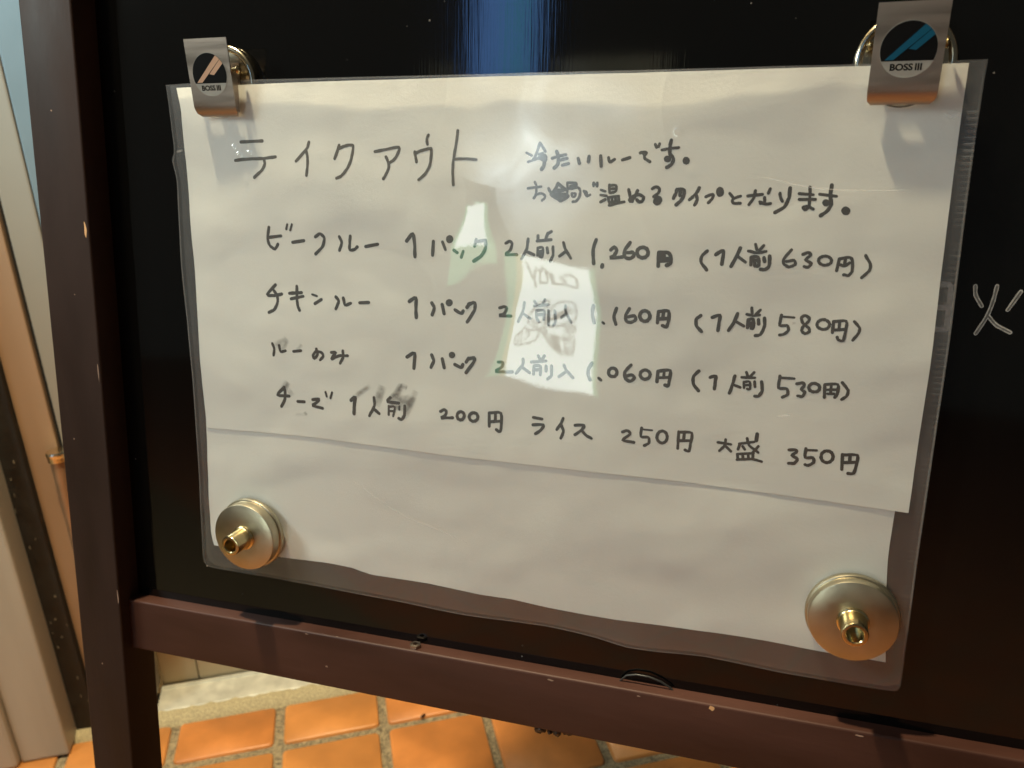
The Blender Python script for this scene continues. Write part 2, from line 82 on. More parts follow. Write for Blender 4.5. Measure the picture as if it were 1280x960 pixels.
[(1.17,[(48.9,162.5),(48.6,161.3),(48.3,160.2),(48.0,159.0),(47.8,158.0),(47.9,157.1),(48.0,156.4),(48.2,155.7),(48.5,155.1),(49.0,154.5),(49.7,154.1),(50.3,153.7),(51.0,153.5),(51.4,153.9),(51.9,154.4),(52.3,155.0),(52.7,155.6)]),(1.17,[(48.4,158.3),(54.5,159.1)]),(1.15,[(60.0,156.6),(65.5,157.5)]),(1.13,[(71.0,159.2),(71.6,159.6),(72.2,160.0),(72.7,160.4),(73.3,160.5),(73.8,160.3),(74.3,159.9),(74.8,159.4),(75.1,158.8),(75.0,158.0),(74.8,157.2),(74.5,156.3),(74.1,155.4),(73.4,154.6),(72.5,153.8),(71.6,153.0),(70.7,152.2)]),(1.12,[(82.0,159.6),(82.3,159.0),(82.6,158.4),(82.9,157.8),(83.0,157.1),(82.8,156.4),(82.5,155.6),(82.1,154.8),(81.8,154.0)]),(1.11,[(87.1,160.0),(87.0,159.2),(86.8,158.4),(86.7,157.5),(86.7,156.8),(86.6,156.1),(86.5,155.4),(86.5,154.9),(86.6,154.4),(86.9,154.3),(87.4,154.3),(87.9,154.4),(88.4,154.5),(88.9,154.7),(89.3,155.0),(89.7,155.4),(90.1,155.7)]),(1.1,[(93.9,156.0),(99.5,157.1)]),(0.89,[(58.0,163.9),(57.4,162.0)]),(0.88,[(60.3,164.0),(59.3,161.6)]),(1.21,[(112.5,158.8),(113.3,159.7),(114.1,160.7),(114.8,161.5),(115.4,161.8),(115.7,161.1),(115.8,159.9),(115.9,158.6),(116.0,157.3),(116.0,156.2),(115.9,155.1),(115.9,153.9),(115.9,152.7)]),(1.19,[(124.1,159.0),(123.6,153.6)]),(1.15,[(145.8,160.1),(145.9,159.5),(146.0,158.8),(146.0,158.1),(146.0,157.4),(145.7,156.7),(145.3,155.8),(144.8,155.0),(144.3,154.2),(143.6,153.6),(142.8,153.1),(141.9,152.5),(141.1,152.0)]),(1.04,[(128.0,158.9),(129.2,156.0)]),(1.04,[(132.8,155.9),(134.2,155.0)]),(1.04,[(136.7,155.6),(135.9,153.3)]),(1.02,[(142.1,160.4),(141.4,157.7)]),(1.02,[(142.2,159.5),(145.8,160.2)]),(0,[(131.0,161.7),(131.7,161.6),(132.3,161.1),(132.6,160.5),(132.6,159.8),(132.2,159.1),(131.7,158.7),(131.0,158.5),(130.3,158.6),(129.8,159.0),(129.5,159.7),(129.5,160.4),(129.8,161.1),(130.4,161.5)]),(1.0,[(154.2,159.3),(154.6,159.5),(155.0,159.7),(155.3,160.0),(155.7,160.1),(156.0,160.0),(156.4,159.8),(156.6,159.5),(156.8,159.1),(156.7,158.6),(156.5,157.9),(156.3,157.3),(156.0,156.7),(155.5,156.2),(154.8,155.7),(154.3,155.3),(154.2,155.0),(155.0,154.9),(156.2,155.0),(157.5,155.1),(158.7,155.1)]),(0.99,[(163.2,161.2),(163.1,160.3),(163.0,159.4),(162.9,158.5),(162.8,157.6),(162.3,156.6),(161.8,155.6),(161.2,154.6),(160.6,153.6)]),(1.0,[(162.5,156.5),(165.7,155.3)]),(0.98,[(167.1,162.5),(167.1,160.6)]),(0.98,[(166.7,160.5),(172.3,161.2)]),(0.97,[(170.9,163.5),(170.2,161.5)]),(0.97,[(172.3,164.2),(171.1,163.5)]),(0.98,[(170.8,158.1),(171.1,156.3)]),(0.97,[(177.1,160.3),(177.3,159.8),(177.4,159.3),(177.6,158.7),(177.8,158.1),(178.3,157.3),(178.9,156.4),(179.5,155.5),(180.1,154.6)]),(0.97,[(178.0,157.0),(175.7,155.2)]),(0.98,[(173.1,158.6),(173.1,157.7),(173.2,156.9),(173.2,156.1),(173.2,155.3),(172.9,154.7),(172.7,154.2),(172.4,153.7),(172.1,153.2)]),(0.9,[(167.1,157.9),(167.1,155.2)]),(0.9,[(167.1,157.9),(167.7,158.1),(168.2,158.2),(168.7,158.3),(169.1,158.1),(169.2,157.4),(169.2,156.4),(169.1,155.5),(169.0,154.7),(168.8,154.5),(168.6,154.5),(168.3,154.6),(168.0,154.7)]),(0.9,[(167.3,156.6),(168.9,156.8)]),(0.9,[(167.3,155.6),(168.8,155.8)]),(1.12,[(189.5,161.7),(189.2,160.8),(188.9,160.0),(188.7,159.1),(188.5,158.3),(188.5,157.5),(188.5,156.7),(188.6,156.0),(188.6,155.3),(188.7,154.7),(188.8,154.1),(188.8,153.6),(188.9,153.0)]),(1.12,[(195.1,158.2),(195.4,158.5),(195.7,158.8),(196.0,159.1),(196.3,159.3),(196.6,159.1),(196.9,158.8),(197.1,158.5),(197.3,158.1),(197.2,157.7),(197.0,157.2),(196.7,156.7),(196.5,156.2),(196.0,155.9),(195.4,155.6),(195.0,155.4),(194.9,155.3),(195.7,155.3),(196.9,155.4),(198.3,155.6),(199.5,155.8)]),(1.1,[(202.1,161.1),(201.6,160.3),(201.1,159.6),(200.6,158.9),(200.3,158.3),(200.2,157.6),(200.1,157.0),(200.2,156.4),(200.3,155.9),(200.7,155.6),(201.1,155.4),(201.7,155.3),(202.1,155.3),(202.6,155.4),(203.0,155.7),(203.4,156.0),(203.7,156.3),(203.7,156.6),(203.6,157.0),(203.5,157.3),(203.2,157.6),(202.8,157.6),(202.3,157.5),(201.7,157.4),(201.2,157.4)]),(1.18,[(206.7,159.5),(207.0,159.5),(207.2,159.5),(207.5,159.4),(207.7,159.3),(208.0,159.2),(208.2,159.0),(208.4,158.8),(208.5,158.6),(208.6,158.4),(208.7,158.2),(208.8,158.0),(208.8,157.7),(208.8,157.5),(208.8,157.2),(208.7,157.0),(208.6,156.8),(208.5,156.6),(208.3,156.4),(208.1,156.2),(207.9,156.0),(207.7,155.9),(207.4,155.9),(207.2,155.8),(206.9,155.7),(206.6,155.8),(206.4,155.8),(206.1,155.9),(205.9,156.0),(205.7,156.1),(205.4,156.3),(205.3,156.4),(205.1,156.6),(205.0,156.9),(204.9,157.1),(204.8,157.3),(204.8,157.6),(204.8,157.8),(204.8,158.1),(204.9,158.3),(205.0,158.5),(205.1,158.7),(205.3,158.9),(205.5,159.1),(205.7,159.2),(205.9,159.3),(206.2,159.4),(206.5,159.5),(206.7,159.5)]),(1.22,[(192.2,152.6),(192.1,151.9)]),(1.17,[(212.7,157.9),(212.7,153.0)]),(1.17,[(212.7,157.9),(213.6,157.9),(214.4,157.9),(215.3,158.0),(216.0,157.9),(216.4,157.6),(216.7,157.2),(216.9,156.8),(217.1,156.3),(217.2,155.8),(217.1,155.1),(217.1,154.5),(216.9,154.0),(216.7,153.8),(216.4,153.7),(216.1,153.6),(215.7,153.4)]),(0.92,[(213.2,155.7),(216.5,156.0)]),(0.92,[(214.4,157.7),(214.4,155.7)]),(0.92,[(213.3,154.7),(216.1,155.0)]),(0.92,[(213.4,156.7),(214.8,156.8)]),(0.98,[(229.7,159.0),(229.2,158.6),(228.8,158.1),(228.3,157.7),(228.0,157.2),(227.8,156.7),(227.7,156.1),(227.7,155.5),(227.8,154.9),(228.2,154.3),(228.8,153.6),(229.4,153.0),(229.9,152.3)]),(1.1,[(232.7,157.8),(233.2,158.2),(233.7,158.6),(234.2,158.9),(234.6,159.2),(234.9,159.2),(235.1,159.2),(235.2,159.0),(235.3,158.7),(235.3,157.9),(235.2,156.8),(235.1,155.7),(235.0,154.6)]),(1.08,[(240.9,160.4),(240.6,159.5),(240.3,158.7),(240.0,157.8),(239.6,157.0),(239.3,156.2),(238.9,155.4),(238.6,154.7),(238.2,153.9)]),(1.06,[(250.9,158.0),(251.0,157.2),(251.0,156.2),(251.1,155.4),(251.0,154.6),(250.8,154.2),(250.5,153.8),(250.1,153.5),(249.8,153.3),(249.4,153.2),(249.1,153.2),(248.7,153.3),(248.3,153.3)]),(1.07,[(249.1,157.4),(249.4,156.1)]),(0.88,[(240.4,157.4),(243.0,155.6)]),(0.87,[(245.9,161.9),(246.5,160.1)]),(0.87,[(248.7,161.6),(247.4,159.9)]),(0.88,[(243.7,159.5),(244.4,159.4),(245.1,159.2),(245.9,159.0),(246.6,159.0),(247.3,159.1),(248.1,159.2),(248.8,159.4),(249.6,159.6)]),(1.0,[(244.8,157.3),(244.9,154.7)]),(1.0,[(244.8,157.4),(245.4,157.5),(246.0,157.6),(246.6,157.7),(247.1,157.5),(247.3,156.9),(247.5,156.1),(247.5,155.2),(247.6,154.6),(247.4,154.4),(247.2,154.3),(247.0,154.4),(246.8,154.4)]),(1.0,[(245.0,156.2),(247.1,156.4)]),(1.0,[(246.1,155.6),(246.3,154.4)]),(0.9,[(257.9,160.4),(257.3,159.6),(256.7,158.8),(256.2,158.1),(255.8,157.4),(255.6,156.9),(255.6,156.4),(255.6,156.1),(255.7,155.7),(256.0,155.3),(256.5,155.0),(257.0,154.7),(257.5,154.5),(258.1,154.7),(258.7,154.9),(259.2,155.2),(259.6,155.5),(259.6,155.8),(259.5,156.2),(259.3,156.6),(259.0,156.9),(258.5,156.8),(257.9,156.7),(257.2,156.5),(256.6,156.4)]),(0.9,[(261.7,159.0),(262.2,159.2),(262.6,159.4),(263.0,159.6),(263.4,159.7),(263.7,159.6),(264.0,159.3),(264.2,159.1),(264.3,158.8),(263.9,158.4),(263.4,158.0),(263.0,157.5),(262.7,157.2),(263.1,156.9),(263.7,156.6),(264.3,156.3),(264.7,156.0),(264.6,155.7),(264.4,155.3),(264.1,155.0),(263.8,154.7),(263.5,154.7),(263.1,154.7),(262.8,154.8),(262.5,154.9)]),(0.88,[(273.5,157.9),(273.0,153.9)]),(0.88,[(273.5,157.9),(274.4,158.1),(275.2,158.3),(276.1,158.5),(276.7,158.5),(277.1,158.3),(277.4,158.0),(277.6,157.6),(277.7,157.1),(277.8,156.4),(277.9,155.5),(277.9,154.6),(277.9,153.8),(277.7,153.4),(277.4,153.0),(277.2,152.7),(276.9,152.4),(276.5,152.4),(276.2,152.5),(275.8,152.6),(275.4,152.6)]),(0.88,[(273.8,156.0),(274.2,155.9),(274.6,155.7),(275.0,155.6),(275.4,155.6),(275.7,155.8),(276.1,156.1),(276.5,156.4),(276.9,156.7)]),(0.88,[(275.4,157.9),(275.3,155.7)]),(0.87,[(281.6,159.3),(282.0,158.6),(282.5,157.9),(283.0,157.2),(283.3,156.6),(283.4,156.1),(283.5,155.5),(283.4,155.0),(283.3,154.4),(282.8,153.8),(282.3,153.2),(281.7,152.5),(281.1,151.9)]),(0.89,[(268.9,158.7),(269.1,158.7),(269.4,158.6),(269.7,158.6),(269.9,158.5),(270.1,158.4),(270.3,158.3),(270.5,158.1),(270.7,158.0),(270.8,157.8),(270.9,157.6),(271.0,157.4),(271.1,157.2),(271.1,157.0),(271.0,156.8),(271.0,156.6),(270.9,156.4),(270.7,156.3),(270.6,156.1),(270.4,156.0),(270.2,155.9),(269.9,155.8),(269.7,155.7),(269.4,155.6),(269.2,155.6),(268.9,155.6),(268.6,155.6),(268.3,155.7),(268.1,155.8),(267.9,155.9),(267.7,156.0),(267.5,156.1),(267.3,156.3),(267.2,156.5),(267.1,156.7),(267.0,156.9),(266.9,157.1),(266.9,157.3),(267.0,157.5),(267.0,157.7),(267.1,157.8),(267.3,158.0),(267.4,158.2),(267.6,158.3),(267.8,158.4),(268.1,158.5),(268.3,158.6),(268.6,158.6),(268.9,158.7)])],
[(1.19,[(50.1,138.3),(48.8,137.1),(47.5,135.9),(46.3,134.7),(45.6,133.8),(46.0,133.5),(46.9,133.5),(48.0,133.6),(49.0,133.6),(49.9,133.8),(50.9,134.0),(52.0,134.2),(53.0,134.5)]),(1.2,[(49.1,135.8),(49.5,135.3),(49.9,134.8),(50.3,134.4),(50.6,133.8),(50.8,133.1),(50.9,132.4),(50.9,131.6),(50.8,130.8),(50.5,130.0),(50.1,129.2),(49.6,128.4),(49.1,127.7),(48.5,127.2),(47.7,126.9),(47.0,126.5),(46.2,126.2)]),(1.19,[(56.8,135.0),(62.8,135.6)]),(1.19,[(57.6,132.7),(63.6,134.1)]),(1.18,[(60.6,138.2),(60.6,137.0),(60.5,135.7),(60.5,134.5),(60.5,133.4),(60.5,132.4),(60.6,131.5),(60.7,130.6),(60.8,129.9),(61.0,129.3),(61.2,128.9),(61.4,128.4),(61.6,128.0)]),(1.17,[(69.2,131.3),(72.3,133.2)]),(1.15,[(79.3,134.7),(79.7,134.3),(80.1,133.9),(80.4,133.5),(80.6,133.0),(80.4,132.2),(80.0,131.4),(79.6,130.5),(79.1,129.6)]),(1.15,[(82.8,134.4),(83.0,133.6),(83.2,132.8),(83.3,132.0),(83.6,131.5),(84.2,131.5),(84.9,131.8),(85.6,132.1),(86.3,132.4)]),(1.14,[(90.5,132.8),(94.7,133.2)]),(0.8,[(67.9,135.1),(70.2,134.5)]),(1.25,[(113.0,134.6),(113.8,135.2),(114.6,135.7),(115.4,136.2),(115.9,136.3),(116.1,135.5),(116.0,134.4),(115.9,133.2),(115.9,132.1),(115.9,131.1),(115.9,130.1),(116.0,129.2),(116.0,128.2)]),(1.23,[(122.9,134.5),(123.2,134.0),(123.5,133.6),(123.8,133.1),(123.9,132.6),(123.8,131.9),(123.6,131.2),(123.3,130.5),(123.0,129.7)]),(1.22,[(127.4,134.1),(128.2,130.5)]),(1.2,[(139.3,135.2),(138.1,133.6)]),(1.2,[(138.8,134.9),(139.5,135.1),(140.2,135.4),(140.9,135.7),(141.4,135.6),(141.6,135.1),(141.6,134.4),(141.5,133.5),(141.3,132.6),(140.6,131.5),(139.8,130.2),(139.0,128.9),(138.1,127.7)]),(1.17,[(132.9,132.3),(133.6,131.9),(134.3,131.5),(135.0,131.2),(135.5,131.0),(135.9,131.1),(136.1,131.4),(136.3,131.8),(136.5,132.1)]),(0,[(130.5,136.5),(131.2,136.4),(131.7,136.0),(132.0,135.5),(132.0,134.8),(131.7,134.2),(131.1,133.7),(130.4,133.5),(129.7,133.6),(129.2,134.0),(128.9,134.6),(128.9,135.3),(129.2,135.9),(129.8,136.3)]),(1.04,[(151.8,134.2),(152.3,134.3),(152.8,134.5),(153.3,134.7),(153.7,134.8),(154.0,134.7),(154.4,134.6),(154.6,134.4),(154.8,134.1),(154.6,133.6),(154.4,133.1),(154.1,132.5),(153.7,132.1),(153.1,131.7),(152.4,131.5),(151.8,131.3),(151.7,131.1),(152.5,131.1),(153.8,131.1),(155.2,131.2),(156.5,131.2)]),(0.93,[(162.0,136.9),(161.9,136.2),(161.8,135.4),(161.7,134.7),(161.5,133.8),(161.1,132.7),(160.6,131.6),(160.0,130.4),(159.5,129.2)]),(0.93,[(161.7,132.4),(164.3,130.8)]),(0.92,[(166.1,137.6),(167.1,136.0)]),(0.91,[(170.3,138.5),(169.4,136.5)]),(0.92,[(166.0,135.8),(171.7,136.6)]),(0.92,[(166.9,134.0),(166.9,133.3),(166.9,132.7),(166.9,132.0),(166.9,131.4),(167.1,130.9),(167.4,130.5),(167.7,130.1),(167.9,129.7)]),(0.92,[(167.0,134.0),(167.8,134.1),(168.6,134.3),(169.4,134.3),(169.9,134.2),(170.1,133.5),(170.0,132.6),(169.9,131.6),(169.8,130.6)]),(0.93,[(166.9,132.3),(169.9,132.7)]),(0.92,[(171.8,134.4),(171.8,128.6)]),(0.91,[(174.3,134.3),(174.4,133.2),(174.4,132.0),(174.5,131.0),(174.5,130.0),(174.3,129.5),(174.1,129.2),(173.8,128.9),(173.6,128.6)]),(0.9,[(178.4,136.6),(178.5,136.0),(178.4,135.4),(178.5,134.8),(178.6,134.1),(179.1,133.2),(179.6,132.2),(180.2,131.1),(180.8,130.1)]),(0.91,[(178.8,133.5),(176.9,132.0)]),(1.11,[(189.3,137.3),(189.2,136.5),(189.0,135.6),(189.0,134.7),(188.9,133.9),(189.1,133.1),(189.3,132.3),(189.5,131.5),(189.7,130.7)]),(1.1,[(198.1,136.7),(197.8,135.9),(197.6,135.1),(197.3,134.3),(197.2,133.5),(197.3,132.7),(197.5,132.0),(197.8,131.3),(198.0,130.6)]),(1.09,[(202.9,136.8),(202.5,136.1),(202.2,135.5),(201.8,134.8),(201.6,134.2),(201.6,133.6),(201.6,133.0),(201.8,132.4),(202.0,132.0),(202.4,131.8),(202.9,131.7),(203.4,131.7),(203.9,131.8),(204.3,132.0),(204.8,132.3),(205.2,132.6),(205.4,132.9),(205.4,133.3),(205.3,133.7),(205.1,134.0),(204.8,134.3),(204.3,134.2),(203.7,134.1),(203.1,133.9),(202.6,133.7)]),(1.07,[(213.7,136.4),(213.5,132.2)]),(1.07,[(213.7,136.4),(214.7,136.6),(215.7,136.8),(216.6,136.9),(217.3,136.8),(217.6,136.0),(217.6,135.0),(217.6,133.9),(217.5,133.0),(217.4,132.3),(217.2,131.7),(217.0,131.2),(216.8,130.8),(216.5,130.8),(216.1,131.0),(215.8,131.2),(215.4,131.3)]),(1.07,[(215.5,136.3),(215.4,133.7)]),(1.08,[(213.7,133.6),(217.3,134.1)]),(0.8,[(192.9,131.1),(193.5,130.6)]),(1.17,[(208.6,136.4),(208.9,136.4),(209.1,136.3),(209.4,136.3),(209.6,136.2),(209.8,136.0),(210.0,135.9),(210.2,135.7),(210.3,135.5),(210.4,135.3),(210.5,135.0),(210.6,134.8),(210.6,134.6),(210.6,134.3),(210.6,134.0),(210.5,133.8),(210.4,133.6),(210.3,133.4),(210.1,133.2),(210.0,133.0),(209.8,132.8),(209.6,132.7),(209.3,132.6),(209.1,132.5),(208.8,132.5),(208.6,132.5),(208.4,132.5),(208.1,132.6),(207.9,132.7),(207.7,132.8),(207.5,133.0),(207.3,133.2),(207.2,133.4),(207.0,133.6),(207.0,133.8),(206.9,134.1),(206.8,134.3),(206.9,134.6),(206.9,134.8),(207.0,135.1),(207.1,135.3),(207.2,135.5),(207.3,135.7),(207.5,135.9),(207.7,136.1),(207.9,136.2),(208.2,136.3),(208.4,136.3),(208.6,136.4)]),(1.05,[(229.0,135.9),(228.6,135.5),(228.2,135.2),(227.8,134.9),(227.5,134.5),(227.4,134.0),(227.4,133.4),(227.5,132.7),(227.6,132.1),(228.0,131.6),(228.5,131.1),(229.1,130.5),(229.6,130.0)]),(1.04,[(233.0,135.4),(233.7,135.7),(234.5,136.1),(235.1,136.3),(235.6,136.4),(235.8,135.9),(235.7,135.1),(235.6,134.3),(235.5,133.5),(235.5,132.8),(235.4,132.1),(235.4,131.5),(235.3,130.8)]),(1.03,[(241.7,137.3),(241.5,136.5),(241.2,135.6),(240.9,134.7),(240.6,133.8),(240.2,133.1),(239.8,132.4),(239.4,131.7),(239.0,131.0)]),(1.01,[(251.0,136.2),(251.1,135.5),(251.2,134.7),(251.3,134.0),(251.2,133.2),(251.0,132.4),(250.8,131.6),(250.4,130.8),(250.1,130.2),(249.7,130.0),(249.3,129.8),(248.9,129.8),(248.4,129.7)]),(1.02,[(249.0,135.5),(249.2,134.0)]),(0.87,[(241.4,134.4),(244.2,132.9)]),(0.85,[(246.4,139.6),(246.7,137.6)]),(0.85,[(249.4,139.0),(248.0,137.4)]),(0.86,[(244.9,137.2),(245.5,137.1),(246.0,137.0),(246.6,136.9),(247.2,136.8),(247.7,136.9),(248.2,137.0),(248.7,137.1),(249.3,137.2)]),(0.98,[(245.5,135.2),(245.5,132.4)]),(0.98,[(245.5,135.3),(246.0,135.4),(246.4,135.6),(246.9,135.7),(247.2,135.6),(247.4,134.9),(247.5,134.1),(247.5,133.2),(247.5,132.5),(247.4,132.3),(247.2,132.2),(247.0,132.3),(246.8,132.3)]),(0.98,[(245.6,134.1),(247.2,134.3)]),(0.98,[(245.6,133.2),(247.3,133.4)]),(0.89,[(256.6,137.6),(256.5,136.6),(256.4,135.6),(256.3,134.6),(256.3,133.9),(256.8,133.8),(257.5,133.9),(258.2,134.0),(258.8,134.1),(259.1,133.8),(259.2,133.4),(259.4,133.0),(259.4,132.6),(259.2,132.1),(258.9,131.7),(258.5,131.3),(258.1,131.0),(257.8,130.8),(257.4,130.7),(257.0,130.6),(256.6,130.5)]),(0.88,[(265.8,137.2),(265.5,137.4),(265.1,137.7),(264.7,137.9),(264.3,138.0),(264.0,137.8),(263.7,137.6),(263.4,137.3),(263.3,137.0),(263.3,136.6),(263.5,136.1),(263.7,135.6),(264.0,135.2),(264.4,134.8),(265.0,134.4),(265.5,134.0),(266.0,133.7),(266.2,133.3),(266.3,133.0),(266.3,132.6),(266.3,132.3),(266.0,132.1),(265.7,131.9),(265.3,131.7),(264.9,131.6),(264.6,131.8),(264.2,132.0),(263.9,132.3),(263.7,132.6),(263.8,133.0),(263.9,133.5),(264.1,134.0),(264.4,134.4),(264.7,134.8),(265.1,135.2),(265.4,135.6),(265.7,135.9),(265.8,136.3),(265.9,136.6),(265.9,136.9),(265.8,137.2)]),(0.87,[(273.8,136.5),(273.8,132.6)]),(0.87,[(273.8,136.5),(274.9,136.6),(276.0,136.8),(277.0,137.0),(277.8,136.9),(278.1,136.2),(278.1,135.3),(278.0,134.3),(278.0,133.4),(277.9,132.5),(277.8,131.5),(277.7,130.7),(277.5,130.0),(277.1,129.9),(276.7,129.9),(276.3,130.1),(276.0,130.2),(275.8,130.4),(275.7,130.6),(275.6,130.8),(275.5,131.1)]),(0.87,[(275.8,136.5),(275.8,134.0)]),(0.87,[(274.1,133.5),(277.8,134.0)]),(0.86,[(280.4,136.9),(280.9,136.4),(281.4,135.9),(281.9,135.3),(282.3,134.8),(282.4,134.3),(282.3,133.9),(282.3,133.4),(282.1,132.9),(281.8,132.3),(281.4,131.7),(281.0,131.1),(280.6,130.4)]),(0.67,[(256.7,137.1),(260.9,137.0)]),(0.91,[(270.5,136.9),(270.7,136.9),(271.0,136.9),(271.2,136.8),(271.5,136.7),(271.7,136.6),(271.9,136.5),(272.1,136.3),(272.3,136.2),(272.4,136.0),(272.5,135.8),(272.6,135.5),(272.7,135.3),(272.6,135.1),(272.6,134.9),(272.5,134.7),(272.5,134.5),(272.3,134.3),(272.2,134.1),(272.0,133.9),(271.8,133.8),(271.6,133.7),(271.3,133.6),(271.0,133.5),(270.8,133.5),(270.5,133.5),(270.3,133.5),(270.0,133.6),(269.8,133.7),(269.5,133.8),(269.3,133.9),(269.1,134.1),(268.9,134.2),(268.8,134.4),(268.7,134.6),(268.6,134.9),(268.6,135.1),(268.6,135.3),(268.6,135.5),(268.7,135.7),(268.8,135.9),(268.9,136.1),(269.1,136.3),(269.3,136.5),(269.5,136.6),(269.7,136.7),(269.9,136.8),(270.2,136.9),(270.5,136.9)])],
